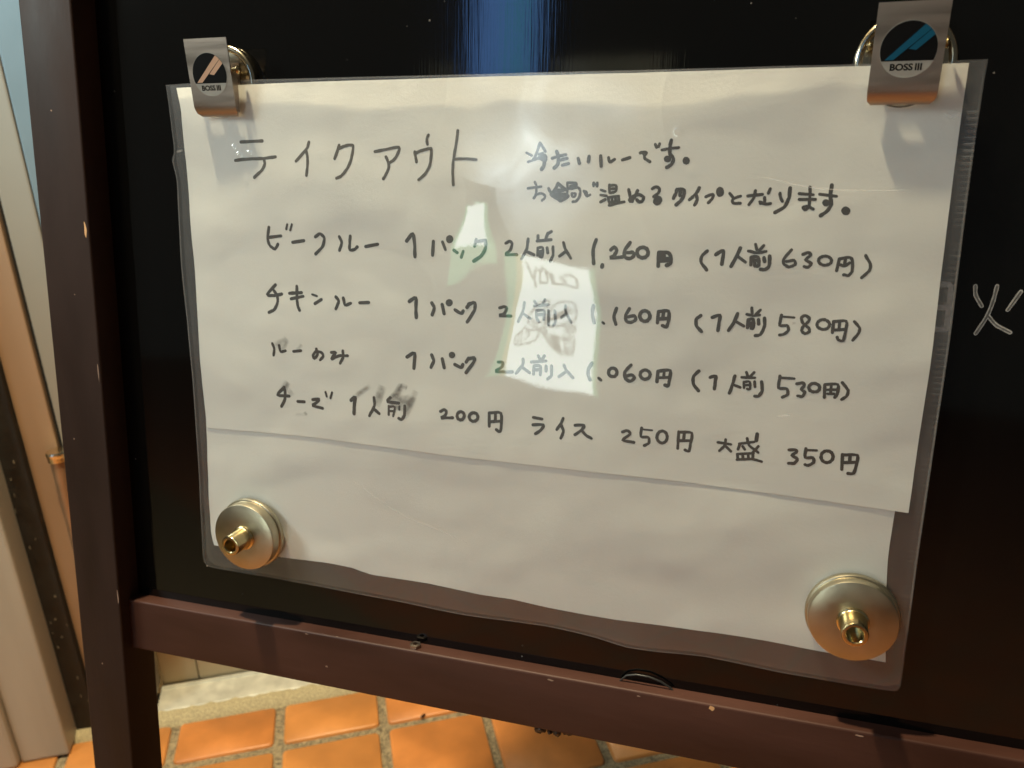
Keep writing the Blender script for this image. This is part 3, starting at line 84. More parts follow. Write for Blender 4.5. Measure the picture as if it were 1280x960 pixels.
[(1.13,[(47.0,112.5),(47.2,111.9),(47.5,111.3),(47.7,110.7),(47.8,110.1),(47.7,109.4),(47.6,108.7),(47.4,108.0),(47.2,107.3)]),(1.13,[(50.4,111.9),(50.5,111.2),(50.6,110.4),(50.8,109.7),(51.1,109.2),(51.6,109.2),(52.2,109.4),(52.9,109.6),(53.5,109.8)]),(1.12,[(57.5,109.8),(61.2,110.4)]),(1.1,[(68.9,111.7),(69.0,111.1),(69.2,110.5),(69.4,110.0),(69.4,109.4),(69.0,108.8),(68.6,108.2),(68.1,107.7),(67.7,107.4),(67.4,107.6),(67.3,108.0),(67.2,108.5),(67.2,109.0),(67.5,109.4),(67.9,109.9),(68.3,110.3),(68.8,110.6),(69.4,110.7),(70.1,110.6),(70.8,110.5),(71.3,110.3),(71.7,110.0),(71.9,109.6),(72.1,109.2),(72.1,108.8),(71.8,108.3),(71.4,107.9),(71.0,107.5),(70.5,107.0)]),(1.09,[(76.1,110.7),(76.7,110.8),(77.4,110.9),(77.9,111.0),(78.3,110.9),(78.0,110.4),(77.4,109.8),(76.8,109.1),(76.4,108.5),(76.2,108.2),(76.2,108.0),(76.2,107.9),(76.5,107.9),(77.1,108.2),(77.8,108.7),(78.7,109.1),(79.6,109.5),(80.6,109.7),(81.7,109.8),(82.8,109.8),(83.9,109.9)]),(1.08,[(81.7,111.9),(81.7,111.3),(81.8,110.6),(81.8,109.9),(81.8,109.2),(81.5,108.5),(81.1,107.8),(80.6,107.1),(80.2,106.3)]),(1.24,[(111.4,111.4),(112.3,112.0),(113.3,112.7),(114.2,113.3),(114.9,113.3),(115.0,112.1),(114.8,110.5),(114.6,108.6),(114.4,106.8)]),(1.22,[(122.5,113.1),(122.8,112.5),(123.0,111.9),(123.3,111.3),(123.4,110.7),(123.2,110.0),(122.8,109.3),(122.4,108.5),(122.1,107.8)]),(1.21,[(127.2,111.8),(128.0,108.2)]),(1.2,[(132.7,109.9),(133.4,109.6),(134.1,109.3),(134.8,109.0),(135.4,108.9),(135.7,109.1),(135.9,109.4),(136.0,109.8),(136.2,110.2)]),(1.19,[(138.7,113.0),(137.6,111.3)]),(1.19,[(138.4,112.6),(139.1,112.9),(139.9,113.1),(140.6,113.3),(141.1,113.4),(141.3,113.1),(141.3,112.6),(141.1,112.1),(140.8,111.4),(140.1,110.4),(139.3,109.3),(138.4,108.1),(137.6,106.9)]),(0,[(131.5,115.1),(132.1,115.0),(132.6,114.7),(132.9,114.2),(132.9,113.6),(132.6,113.0),(132.1,112.6),(131.5,112.4),(130.8,112.5),(130.3,112.8),(130.1,113.4),(130.1,114.0),(130.3,114.5),(130.9,115.0)]),(1.04,[(151.3,112.4),(151.8,112.4),(152.4,112.5),(152.9,112.5),(153.3,112.4),(153.3,112.0),(153.2,111.5),(153.1,111.0),(152.8,110.4),(152.1,109.9),(151.2,109.3),(150.4,108.8),(150.3,108.4),(151.5,108.4),(153.3,108.6),(155.4,108.7),(157.3,108.9)]),(1.02,[(161.7,114.4),(161.7,113.9),(161.8,113.3),(161.7,112.8),(161.6,112.1),(161.0,111.2),(160.3,110.3),(159.6,109.3),(158.8,108.4)]),(1.02,[(161.6,111.0),(164.5,109.1)]),(1.01,[(167.9,116.2),(168.6,114.9)]),(1.0,[(170.4,116.4),(169.5,114.9)]),(1.02,[(165.1,113.5),(171.1,114.4)]),(1.02,[(166.3,112.0),(166.1,108.7)]),(1.02,[(166.3,112.0),(166.9,112.2),(167.7,112.3),(168.3,112.4),(168.8,112.2),(169.0,111.5),(169.0,110.6),(168.9,109.6),(168.9,108.6)]),(1.02,[(166.3,110.4),(168.8,110.8)]),(1.01,[(171.2,112.4),(171.2,110.4)]),(1.0,[(173.4,112.6),(173.4,111.7),(173.5,110.7),(173.5,109.8),(173.5,109.0),(173.2,108.4),(172.8,108.0),(172.3,107.6),(171.9,107.2)]),(1.0,[(178.4,113.3),(178.6,112.8),(178.8,112.4),(179.0,111.9),(179.4,111.3),(180.0,110.7),(180.7,110.0),(181.4,109.3),(182.1,108.6)]),(1.0,[(179.4,110.9),(176.5,108.6)]),(1.13,[(189.3,115.0),(189.0,114.3),(188.7,113.7),(188.3,113.0),(188.1,112.4),(188.0,111.8),(188.0,111.2),(188.0,110.7),(188.1,110.1),(188.2,109.7),(188.5,109.2),(188.7,108.8),(188.9,108.4)]),(1.1,[(204.5,115.5),(203.9,114.8),(203.2,114.0),(202.7,113.3),(202.2,112.5),(202.2,111.9),(202.2,111.2),(202.4,110.5),(202.6,110.0),(203.0,109.7),(203.5,109.4),(204.0,109.2),(204.5,109.2),(205.0,109.4),(205.4,109.8),(205.8,110.3),(206.0,110.7),(205.9,111.0),(205.6,111.3),(205.3,111.5),(204.9,111.7),(204.4,111.6),(203.9,111.5),(203.4,111.2),(202.9,111.0)]),(1.09,[(214.7,113.9),(214.5,109.9)]),(1.09,[(214.7,113.9),(215.9,114.2),(217.1,114.5),(218.3,114.7),(219.2,114.6),(219.4,113.7),(219.3,112.6),(219.2,111.4),(219.0,110.3),(219.0,109.7),(218.9,109.2),(218.7,108.8),(218.6,108.5),(218.4,108.4),(218.1,108.5),(217.9,108.7),(217.6,108.8)]),(1.06,[(229.6,115.2),(229.1,114.7),(228.6,114.1),(228.2,113.6),(227.8,113.0),(227.7,112.3),(227.7,111.6),(227.8,110.9),(227.9,110.2),(228.3,109.5),(228.8,108.9),(229.4,108.3),(229.9,107.7)]),(1.06,[(233.8,113.1),(234.3,113.4),(234.9,113.6),(235.4,113.8),(235.8,113.8),(235.9,113.3),(235.8,112.7),(235.7,112.0),(235.7,111.3),(235.7,110.7),(235.7,110.1),(235.6,109.5),(235.6,108.9)]),(0.89,[(217.0,114.1),(216.9,111.6)]),(0.9,[(214.6,111.4),(218.9,111.9)]),(0.93,[(192.2,109.4),(193.2,108.6)]),(1.11,[(197.5,113.7),(197.7,113.7),(198.0,113.6),(198.2,113.6),(198.4,113.5),(198.5,113.4),(198.7,113.3),(198.8,113.1),(199.0,113.0),(199.1,112.8),(199.1,112.6),(199.2,112.4),(199.2,112.2),(199.2,111.9),(199.2,111.7),(199.1,111.5),(199.0,111.3),(198.9,111.1),(198.8,111.0),(198.6,110.8),(198.5,110.6),(198.3,110.5),(198.1,110.5),(197.9,110.4),(197.7,110.4),(197.5,110.4),(197.2,110.4),(197.0,110.4),(196.8,110.5),(196.7,110.6),(196.5,110.8),(196.3,110.9),(196.2,111.1),(196.1,111.3),(196.0,111.5),(196.0,111.7),(196.0,111.9),(196.0,112.1),(196.0,112.3),(196.1,112.5),(196.1,112.7),(196.3,112.9),(196.4,113.1),(196.6,113.2),(196.7,113.4),(196.9,113.5),(197.1,113.6),(197.3,113.6),(197.5,113.7)]),(1.09,[(209.9,114.0),(210.1,114.0),(210.4,114.0),(210.6,113.9),(210.8,113.8),(211.0,113.7),(211.2,113.6),(211.4,113.4),(211.6,113.3),(211.7,113.0),(211.7,112.8),(211.8,112.6),(211.9,112.4),(211.8,112.2),(211.8,111.9),(211.7,111.7),(211.6,111.5),(211.5,111.3),(211.4,111.1),(211.2,110.9),(211.0,110.8),(210.8,110.7),(210.5,110.6),(210.3,110.5),(210.1,110.4),(209.8,110.4),(209.6,110.5),(209.3,110.5),(209.1,110.6),(208.9,110.7),(208.7,110.9),(208.6,111.0),(208.4,111.2),(208.3,111.4),(208.2,111.6),(208.1,111.8),(208.1,112.1),(208.1,112.3),(208.2,112.5),(208.2,112.8),(208.3,113.0),(208.4,113.2),(208.6,113.4),(208.8,113.5),(209.0,113.7),(209.2,113.8),(209.4,113.9),(209.7,114.0),(209.9,114.0)]),(0.99,[(242.5,114.4),(242.3,113.6),(242.2,112.8),(242.1,112.1),(241.9,111.3),(241.7,110.4),(241.5,109.5),(241.3,108.7),(241.0,107.8)]),(0.98,[(251.9,113.1),(252.1,112.2),(252.2,111.4),(252.3,110.5),(252.4,109.8),(252.2,109.1),(251.9,108.6),(251.6,108.0),(251.3,107.6),(251.0,107.5),(250.7,107.5),(250.3,107.5),(250.0,107.5)]),(0.96,[(258.0,115.7),(258.0,114.5),(257.8,113.3),(257.8,112.2),(257.9,111.3),(258.5,111.1),(259.3,111.2),(260.1,111.3),(260.8,111.2),(261.0,110.8),(261.2,110.3),(261.2,109.7),(261.2,109.2),(260.9,108.9),(260.5,108.6),(260.0,108.3),(259.5,108.0)]),(0.96,[(263.9,113.4),(264.4,113.5),(265.0,113.7),(265.5,113.9),(265.9,114.0),(266.1,113.8),(266.3,113.5),(266.4,113.2),(266.4,112.9),(266.3,112.6),(266.0,112.2),(265.7,111.8),(265.6,111.5),(265.8,111.3),(266.2,111.0),(266.6,110.8),(266.9,110.6),(266.8,110.2),(266.6,109.7),(266.4,109.2),(266.1,108.9),(265.8,108.8),(265.4,108.9),(265.0,109.0),(264.6,109.0)]),(0.94,[(273.2,114.0),(273.5,109.3)]),(0.94,[(273.4,114.0),(274.5,114.2),(275.6,114.4),(276.6,114.5),(277.4,114.4),(277.7,113.7),(277.7,112.8),(277.7,111.8),(277.6,111.0),(277.5,110.6),(277.3,110.2),(277.1,110.0),(276.9,109.6)]),(0.93,[(278.8,115.2),(279.4,114.5),(280.0,113.9),(280.5,113.2),(281.0,112.6),(281.0,112.1),(281.0,111.5),(280.9,111.0),(280.7,110.5),(280.4,110.1),(280.0,109.8),(279.6,109.4),(279.2,109.1)]),(0.84,[(242.4,111.0),(244.7,110.3)]),(0.83,[(246.4,116.1),(247.0,114.7)]),(0.82,[(249.1,116.3),(247.8,114.6)]),(0.83,[(244.9,114.1),(249.5,114.3)]),(0.82,[(249.5,112.9),(249.8,111.0)]),(0.81,[(258.2,115.1),(262.9,115.2)]),(0.79,[(275.3,114.2),(275.4,110.8)]),(0.8,[(273.6,112.1),(277.3,112.5)]),(0.8,[(274.4,110.7),(276.5,110.9)]),(1.0,[(269.7,114.1),(269.9,114.1),(270.2,114.0),(270.4,114.0),(270.6,113.9),(270.8,113.8),(271.0,113.7),(271.2,113.6),(271.3,113.4),(271.4,113.3),(271.5,113.1),(271.6,112.9),(271.6,112.7),(271.6,112.5),(271.6,112.3),(271.6,112.1),(271.5,111.9),(271.4,111.7),(271.2,111.5),(271.1,111.4),(270.9,111.2),(270.7,111.1),(270.5,111.1),(270.2,111.0),(270.0,111.0),(269.8,111.0),(269.5,111.0),(269.3,111.0),(269.1,111.1),(268.9,111.2),(268.7,111.3),(268.5,111.4),(268.4,111.6),(268.2,111.8),(268.2,112.0),(268.1,112.2),(268.0,112.4),(268.0,112.6),(268.1,112.8),(268.1,113.0),(268.2,113.2),(268.3,113.3),(268.5,113.5),(268.6,113.7),(268.8,113.8),(269.0,113.9),(269.2,114.0),(269.5,114.0),(269.7,114.1)]),(0.78,[(245.8,112.4),(246.0,110.3)]),(0.78,[(245.8,112.4),(246.3,112.5),(246.9,112.7),(247.4,112.8),(247.8,112.7),(248.0,112.1),(248.1,111.4),(248.1,110.6),(248.1,110.0),(247.9,109.9),(247.7,109.9),(247.4,109.9),(247.2,110.0)]),(0.78,[(246.0,111.2),(247.9,111.5)])],
[(1.22,[(51.6,93.2),(50.5,92.1),(49.3,91.1),(48.3,90.1),(47.8,89.3),(48.8,89.1),(50.4,89.2),(52.2,89.3),(53.9,89.4)]),(1.22,[(51.9,92.1),(51.9,91.0),(51.9,90.0),(51.8,88.9),(51.6,87.9),(51.2,86.9),(50.7,86.0),(50.1,85.1),(49.5,84.2)]),(1.21,[(58.1,87.3),(61.5,87.5)]),(1.2,[(65.8,88.9),(66.7,89.1),(67.7,89.3),(68.6,89.5),(69.1,89.5),(69.0,89.2),(68.6,88.7),(68.0,88.1),(67.5,87.6),(66.9,87.2),(66.3,86.8),(65.7,86.5),(65.6,86.2),(66.5,86.0),(67.8,85.8),(69.2,85.7),(70.6,85.5)]),(1.14,[(95.8,92.7),(95.9,91.9),(96.0,91.0),(96.1,90.1),(96.0,89.2),(95.5,88.0),(94.9,86.8),(94.1,85.6),(93.5,84.4)]),(1.15,[(95.6,87.8),(98.2,85.9)]),(1.13,[(103.5,93.4),(103.0,92.9),(102.5,92.4),(102.1,91.9),(102.1,91.5),(103.1,91.4),(104.4,91.4),(106.0,91.4),(107.4,91.4)]),(1.13,[(110.2,90.4),(110.2,89.4),(110.2,88.4),(110.1,87.4),(110.1,86.5),(109.8,85.9),(109.5,85.3),(109.1,84.8),(108.8,84.5),(108.5,84.4),(108.1,84.5),(107.7,84.7),(107.4,84.8)]),(1.35,[(84.9,90.5),(85.4,91.0),(86.0,91.6),(86.5,92.0),(86.9,92.1),(86.9,91.4),(86.7,90.4),(86.5,89.3),(86.4,88.2),(86.3,87.3),(86.3,86.4),(86.2,85.6),(86.2,84.7)]),(0.87,[(72.5,93.0),(73.0,91.1)]),(0.87,[(75.7,93.1),(74.8,90.5)]),(0.84,[(102.8,89.7),(102.7,85.9)]),(0.84,[(102.9,89.4),(103.6,89.5),(104.4,89.7),(105.1,89.7),(105.6,89.5),(105.6,88.7),(105.4,87.7),(105.1,86.6),(104.8,85.5)]),(0.84,[(102.9,87.6),(105.2,87.7)]),(0.83,[(107.7,89.9),(107.7,88.6)])],
[(1.1,[(126.4,89.6),(126.8,89.8),(127.2,90.1),(127.6,90.4),(128.0,90.5),(128.3,90.4),(128.6,90.2),(128.9,89.9),(129.0,89.6),(129.0,89.2),(128.8,88.8),(128.6,88.3),(128.3,87.9),(127.8,87.6),(127.2,87.3),(126.8,87.0),(126.7,86.8),(127.6,86.9),(128.9,87.1),(130.3,87.2),(131.7,87.4)]),(1.07,[(147.7,91.0),(147.7,85.3)]),(1.07,[(147.7,91.0),(149.1,91.2),(150.5,91.5),(151.7,91.7),(152.7,91.4),(153.0,90.1),(153.0,88.3),(152.9,86.5),(152.8,85.1),(152.7,84.4),(152.5,83.9),(152.3,83.7),(152.1,83.5),(151.8,83.5),(151.5,83.7),(151.1,84.0),(150.8,84.2)]),(1.07,[(150.4,91.0),(150.3,87.8)]),(1.07,[(147.9,87.3),(152.5,88.0)]),(1.04,[(166.4,91.0),(170.0,90.7)]),(1.05,[(166.3,87.9),(167.5,88.1),(168.8,88.3),(169.9,88.4),(170.7,88.4),(170.8,88.0),(170.5,87.4),(170.1,86.8),(169.7,86.2),(169.2,85.7),(168.6,85.2),(168.0,84.7),(167.4,84.3)]),(1.02,[(178.7,91.9),(178.5,91.3),(178.3,90.8),(178.1,90.2),(177.9,89.7),(177.5,89.0),(177.1,88.4),(176.6,87.7),(176.2,87.0)]),(1.03,[(178.1,89.1),(178.3,88.4),(178.6,87.8),(178.9,87.2),(179.0,86.6),(178.8,85.9),(178.6,85.1),(178.3,84.4),(178.0,83.7)]),(1.02,[(183.6,89.6),(184.6,89.8),(185.6,89.9),(186.6,90.0),(187.2,90.0),(187.3,89.6),(187.1,89.1),(186.7,88.6),(186.4,88.0),(185.8,87.5),(185.1,86.9),(184.4,86.3),(183.7,85.8)]),(1.02,[(186.4,87.9),(186.8,87.4),(187.3,86.9),(187.8,86.4),(188.3,86.0),(188.8,85.7),(189.3,85.5),(189.9,85.3),(190.4,85.0)]),(1.16,[(135.3,90.3),(135.5,90.3),(135.7,90.3),(135.9,90.2),(136.1,90.2),(136.2,90.1),(136.4,89.9),(136.5,89.8),(136.7,89.6),(136.7,89.4),(136.8,89.2),(136.8,89.0),(136.9,88.7),(136.8,88.5),(136.8,88.3),(136.7,88.1),(136.6,87.9),(136.5,87.7),(136.4,87.5),(136.2,87.3),(136.1,87.2),(135.9,87.0),(135.7,87.0),(135.5,86.9),(135.3,86.8),(135.1,86.8),(134.9,86.9),(134.7,86.9),(134.5,87.0),(134.3,87.1),(134.2,87.2),(134.0,87.4),(133.9,87.6),(133.8,87.8),(133.8,88.0),(133.7,88.2),(133.7,88.4),(133.7,88.6),(133.8,88.9),(133.8,89.1),(133.9,89.3),(134.0,89.5),(134.2,89.7),(134.3,89.9),(134.5,90.0),(134.7,90.1),(134.9,90.2),(135.1,90.3),(135.3,90.3)]),(1.15,[(140.9,90.4),(141.2,90.4),(141.4,90.4),(141.6,90.3),(141.9,90.3),(142.1,90.2),(142.3,90.0),(142.4,89.9),(142.6,89.7),(142.7,89.5),(142.7,89.3),(142.8,89.0),(142.8,88.8),(142.8,88.6),(142.7,88.3),(142.7,88.1),(142.6,87.9),(142.4,87.7),(142.3,87.5),(142.1,87.3),(141.9,87.2),(141.6,87.0),(141.4,86.9),(141.2,86.9),(140.9,86.8),(140.7,86.8),(140.4,86.8),(140.2,86.9),(140.0,87.0),(139.8,87.1),(139.6,87.2),(139.4,87.4),(139.3,87.6),(139.2,87.8),(139.1,88.0),(139.0,88.2),(139.0,88.4),(139.0,88.7),(139.1,88.9),(139.2,89.1),(139.3,89.4),(139.4,89.6),(139.6,89.7),(139.8,89.9),(140.0,90.1),(140.2,90.2),(140.4,90.3),(140.7,90.4),(140.9,90.4)]),(0.99,[(202.4,88.9),(202.9,89.1),(203.4,89.4),(203.9,89.6),(204.4,89.6),(204.8,89.4),(205.1,89.1),(205.4,88.8),(205.4,88.3),(204.8,87.7),(203.8,86.9),(203.0,86.2),(202.6,85.6),(203.3,85.4),(204.4,85.3),(205.8,85.3),(207.0,85.2)]),(0.98,[(209.7,91.2),(209.6,90.3),(209.5,89.3),(209.5,88.5),(209.6,87.8),(210.2,87.6),(211.0,87.7),(211.8,87.8),(212.4,87.7),(212.7,87.3),(212.8,86.7),(212.8,86.1),(212.8,85.6),(212.5,85.2),(212.0,84.9),(211.6,84.6),(211.1,84.3)]),(0.96,[(223.7,91.2),(223.7,84.5)]),(0.96,[(223.7,91.0),(225.0,91.1),(226.3,91.3),(227.6,91.4),(228.5,91.2),(228.7,90.4),(228.7,89.2),(228.5,88.0),(228.3,86.9),(228.3,86.0),(228.2,85.1),(228.1,84.4),(228.0,83.9),(227.7,83.8),(227.3,83.9),(226.9,84.0),(226.5,84.2)]),(0.96,[(225.8,90.9),(225.7,87.8)]),(0.96,[(223.6,87.6),(228.3,88.1)]),(0.68,[(209.7,90.7),(213.7,90.7)]),(1.02,[(217.5,90.8),(217.7,90.8),(218.0,90.7),(218.2,90.7),(218.5,90.6),(218.7,90.4),(218.9,90.2),(219.1,90.0),(219.2,89.8),(219.3,89.5),(219.4,89.2),(219.5,88.9),(219.5,88.6),(219.5,88.3),(219.5,88.0),(219.4,87.7),(219.3,87.4),(219.2,87.1),(219.1,86.9),(218.9,86.7),(218.7,86.5),(218.5,86.3),(218.2,86.2),(218.0,86.1),(217.7,86.0),(217.5,86.0),(217.2,86.1),(217.0,86.1),(216.8,86.2),(216.6,86.4),(216.4,86.6),(216.2,86.8),(216.0,87.0),(215.9,87.3),(215.8,87.6),(215.7,87.9),(215.7,88.2),(215.7,88.5),(215.7,88.8),(215.8,89.1),(215.9,89.4),(216.0,89.7),(216.2,89.9),(216.3,90.2),(216.5,90.4),(216.8,90.5),(217.0,90.6),(217.2,90.7),(217.5,90.8)]),(0.86,[(238.3,88.6),(243.0,88.3)]),(0.86,[(241.0,90.0),(241.0,89.4),(241.0,88.9),(241.0,88.3),(240.8,87.7),(240.5,87.1),(240.0,86.5),(239.5,85.9),(239.0,85.3)]),(0.86,[(241.2,87.4),(243.2,85.6)]),(0.85,[(246.2,88.9),(245.7,86.7)]),(0.85,[(246.0,88.9),(251.2,90.2)]),(0.85,[(248.6,91.3),(248.8,90.6),(248.9,90.0),(249.2,89.3),(249.5,88.7),(250.2,88.1),(251.1,87.5),(252.0,86.9),(252.9,86.3)]),(0.85,[(252.8,88.7),(251.1,86.2)]),(0.85,[(247.3,88.0),(248.1,86.9)]),(1.11,[(252.0,93.3),(251.9,90.8)]),(0.86,[(245.5,84.8),(251.3,85.8)]),(0.86,[(245.6,84.8),(245.9,83.0)]),(0.86,[(247.4,85.1),(247.8,83.2)]),(0.85,[(249.4,85.4),(249.7,83.5)]),(0.85,[(251.1,85.7),(251.2,83.7)]),(0.86,[(245.6,82.6),(246.9,82.9),(248.2,83.1),(249.5,83.3),(250.7,83.5),(251.7,83.4),(252.6,83.3),(253.5,83.1),(254.4,82.9)]),(0.99,[(263.5,88.5),(264.1,88.6),(264.7,88.7),(265.3,88.8),(265.7,88.8),(266.0,88.6),(266.1,88.4),(266.1,88.1),(266.1,87.9),(265.7,87.6),(265.3,87.2),(264.9,86.9),(264.7,86.6),(265.0,86.3),(265.6,86.0),(266.2,85.8),(266.6,85.4),(266.6,85.0),(266.4,84.5),(266.0,84.0),(265.7,83.6),(265.3,83.5),(264.8,83.5),(264.3,83.5),(263.8,83.4)]),(0.98,[(269.2,89.7),(269.2,88.8),(269.1,87.9),(269.1,87.0),(269.3,86.3),(269.8,86.2),(270.5,86.3),(271.3,86.5),(271.8,86.5),(272.1,86.2),(272.3,85.7),(272.3,85.2),(272.3,84.7),(271.9,84.4),(271.5,84.0),(271.0,83.7),(270.5,83.4),(270.2,83.4),(270.0,83.4),(269.7,83.5),(269.5,83.6)]),(0.96,[(281.6,88.9),(281.9,83.3)]),(0.96,[(281.6,88.8),(282.9,88.9),(284.3,89.2),(285.5,89.3),(286.5,89.2),(286.7,88.4),(286.7,87.4),(286.6,86.4),(286.5,85.4),(286.4,84.6),(286.3,83.8),(286.1,83.0),(285.9,82.4),(285.5,82.2),(285.0,82.1),(284.5,82.1),(284.1,82.1)]),(0.96,[(284.1,88.9),(284.2,86.5)]),(0.96,[(281.9,85.9),(286.4,86.6)]),(0.72,[(269.3,89.1),(272.9,89.4)]),(1.02,[(276.3,89.6),(276.6,89.6),(276.9,89.6),(277.1,89.6),(277.4,89.5),(277.6,89.3),(277.8,89.2),(278.0,89.0),(278.2,88.8),(278.3,88.5),(278.4,88.2),(278.5,88.0),(278.6,87.7),(278.6,87.4),(278.5,87.1),(278.5,86.8),(278.4,86.6),(278.3,86.3),(278.1,86.1),(277.9,85.9),(277.8,85.7),(277.5,85.5),(277.3,85.4),(277.0,85.3),(276.8,85.2),(276.5,85.2),(276.3,85.3),(276.0,85.3),(275.7,85.4),(275.5,85.6),(275.3,85.7),(275.1,85.9),(274.9,86.1),(274.8,86.4),(274.7,86.7),(274.6,86.9),(274.6,87.2),(274.6,87.5),(274.6,87.8),(274.6,88.1),(274.7,88.3),(274.8,88.6),(275.0,88.8),(275.2,89.0),(275.4,89.2),(275.6,89.4),(275.8,89.5),(276.1,89.6),(276.3,89.6)])]]
SMEARS=[(3.79,0.35,[(47.5,110.7),(48.1,111.2),(48.7,111.7),(49.3,112.2),(50.0,112.6),(50.8,113.0),(51.7,113.4),(52.6,113.7),(53.4,114.0),(53.8,114.3),(54.2,114.7),(54.5,115.0),(54.8,115.3)]),(2.52,0.3,[(49.7,109.4),(50.7,110.0),(51.6,110.5),(52.5,111.1),(53.2,111.7),(53.6,112.3),(53.9,112.9),(54.1,113.5),(54.4,114.1)]),(1.86,0.3,[(59.4,110.4),(61.8,113.2)]),(3.85,0.5,[(50.9,91.4),(51.2,92.1),(51.6,92.7),(52.0,93.3),(52.4,93.9),(52.7,94.5),(53.1,94.9),(53.5,95.4),(53.8,95.9)]),(3.84,0.25,[(53.8,90.5),(55.6,91.8)]),(2.75,0.45,[(86.4,91.7),(87.2,92.4),(87.9,93.0),(88.7,93.7),(89.6,94.4),(90.7,95.1),(91.8,96.0),(93.0,96.8),(94.1,97.6)]),(4.53,0.45,[(96.6,89.2),(97.0,90.3),(97.5,91.3),(97.9,92.3),(98.3,93.4),(98.7,94.6),(99.2,95.8),(99.6,97.0),(100.0,98.2)]),(3.58,0.75,[(103.2,92.2),(104.0,92.9),(104.8,93.7),(105.6,94.5),(106.3,95.3),(107.0,96.3),(107.6,97.4),(108.2,98.4),(108.9,99.5)]),(2.65,0.5,[(108.3,99.2),(111.2,98.3)]),(5.64,0.5,[(105.7,94.1),(106.6,93.6),(107.5,93.2),(108.4,92.7),(109.3,92.4),(110.3,92.6),(111.4,92.8),(112.5,93.1),(113.5,93.4)]),(3.26,0.5,[(109.8,88.8),(110.6,89.7),(111.4,90.6),(112.2,91.5),(112.9,92.5),(113.6,93.6),(114.2,94.8),(114.8,96.1),(115.4,97.3)]),(2.98,0.35,[(110.0,85.3),(110.6,86.4),(111.1,87.4),(111.7,88.5),(112.3,89.6),(112.9,90.8),(113.5,92.0),(114.1,93.2),(114.8,94.4)]),(3.59,0.45,[(102.5,90.9),(103.8,90.6),(105.1,90.3),(106.3,89.9),(107.4,89.7),(108.3,89.6),(109.0,89.5),(109.7,89.5),(110.4,89.4)]),(1.92,0.35,[(61.2,82.8),(62.2,81.6)]),(1.54,0.12,[(56.6,81.4),(62.6,81.7)]),(1.11,0.25,[(260.5,135.0),(261.6,135.1)])]
CHALK=[[(316.24,150.43),(316.3,149.95),(316.34,149.47),(316.38,148.99),(316.44,148.5),(316.54,148.01),(316.69,147.49),(316.98,146.93),(317.33,146.35),(317.71,145.76),(318.12,145.16),(318.52,144.56),(318.91,143.97)],[(322.52,150.74),(322.44,149.92),(322.37,149.1),(322.3,148.27),(322.22,147.45),(322.13,146.62),(322.02,145.79),(321.88,144.97),(321.74,144.15),(321.58,143.33),(321.4,142.5),(321.19,141.65),(320.94,140.77),(320.58,139.81),(320.17,138.82),(319.72,137.81),(319.26,136.79),(318.8,135.76),(318.35,134.74)],[(321.23,140.79),(321.67,140.31),(322.09,139.83),(322.51,139.34),(322.95,138.87),(323.43,138.4),(323.95,137.96),(324.61,137.56),(325.32,137.19),(326.06,136.82),(326.82,136.47),(327.58,136.11),(328.32,135.75)],[(329.54,149.3),(326.59,143.09)]]
CHALK2=[[(303.1,150.13),(303.71,150.19),(304.33,150.26),(304.95,150.33),(305.55,150.39),(306.13,150.44),(306.67,150.47),(307.12,150.49),(307.55,150.55),(307.96,150.6),(308.34,150.57),(308.67,150.42),(308.96,150.08),(309.11,149.26),(309.2,148.26),(309.25,147.12),(309.28,145.9),(309.3,144.66),(309.34,143.43),(309.37,142.15),(309.39,140.82),(309.41,139.46),(309.42,138.08),(309.43,136.71),(309.44,135.34)],[(304.01,142.62),(309.1,142.91)],[(304.6,135.19),(309.27,135.5)]]
CREASES=[[(240.3,184.8),(241.3,184.7),(242.2,184.7),(243.1,184.6),(244.0,184.6),(245.0,184.5),(246.0,184.4),(247.0,184.3),(248.2,184.1),(249.7,183.8),(251.2,183.5),(252.9,183.1),(254.5,182.7),(256.3,182.3),(258.0,182.0),(259.6,181.6),(261.3,181.3),(262.8,181.2),(264.3,181.0),(265.8,180.9),(267.3,180.8),(268.8,180.7),(270.4,180.6),(272.0,180.5),(273.9,180.5),(276.1,180.4),(278.4,180.5),(280.8,180.5),(283.3,180.5),(285.8,180.6),(288.3,180.6),(290.7,180.7),(293.1,180.7)],[(84.0,55.3),(86.9,53.6),(89.8,51.9),(92.7,50.2),(95.6,48.4),(98.4,46.8),(101.3,45.2),(104.1,43.7),(107.0,42.3),(109.9,41.3),(112.8,40.4),(115.8,39.6),(118.8,38.9),(121.7,38.2),(124.5,37.6),(127.1,37.0),(129.5,36.3),(131.2,35.8),(132.8,35.3),(134.2,34.8),(135.5,34.3),(136.7,33.9),(137.9,33.4),(139.1,32.9),(140.4,32.5)],[(258.5,101.4),(262.8,102.2)],[(9.5,193.7),(6.1,193.0)],[(298.9,204.7),(299.3,204.5),(299.7,204.2),(300.1,203.9),(300.5,203.6),(300.8,203.3),(301.2,203.1),(301.6,202.9),(301.9,202.8),(302.2,202.9),(302.5,203.1),(302.7,203.3),(302.9,203.5),(303.2,203.8),(303.4,204.1),(303.7,204.4),(303.9,204.7)]]
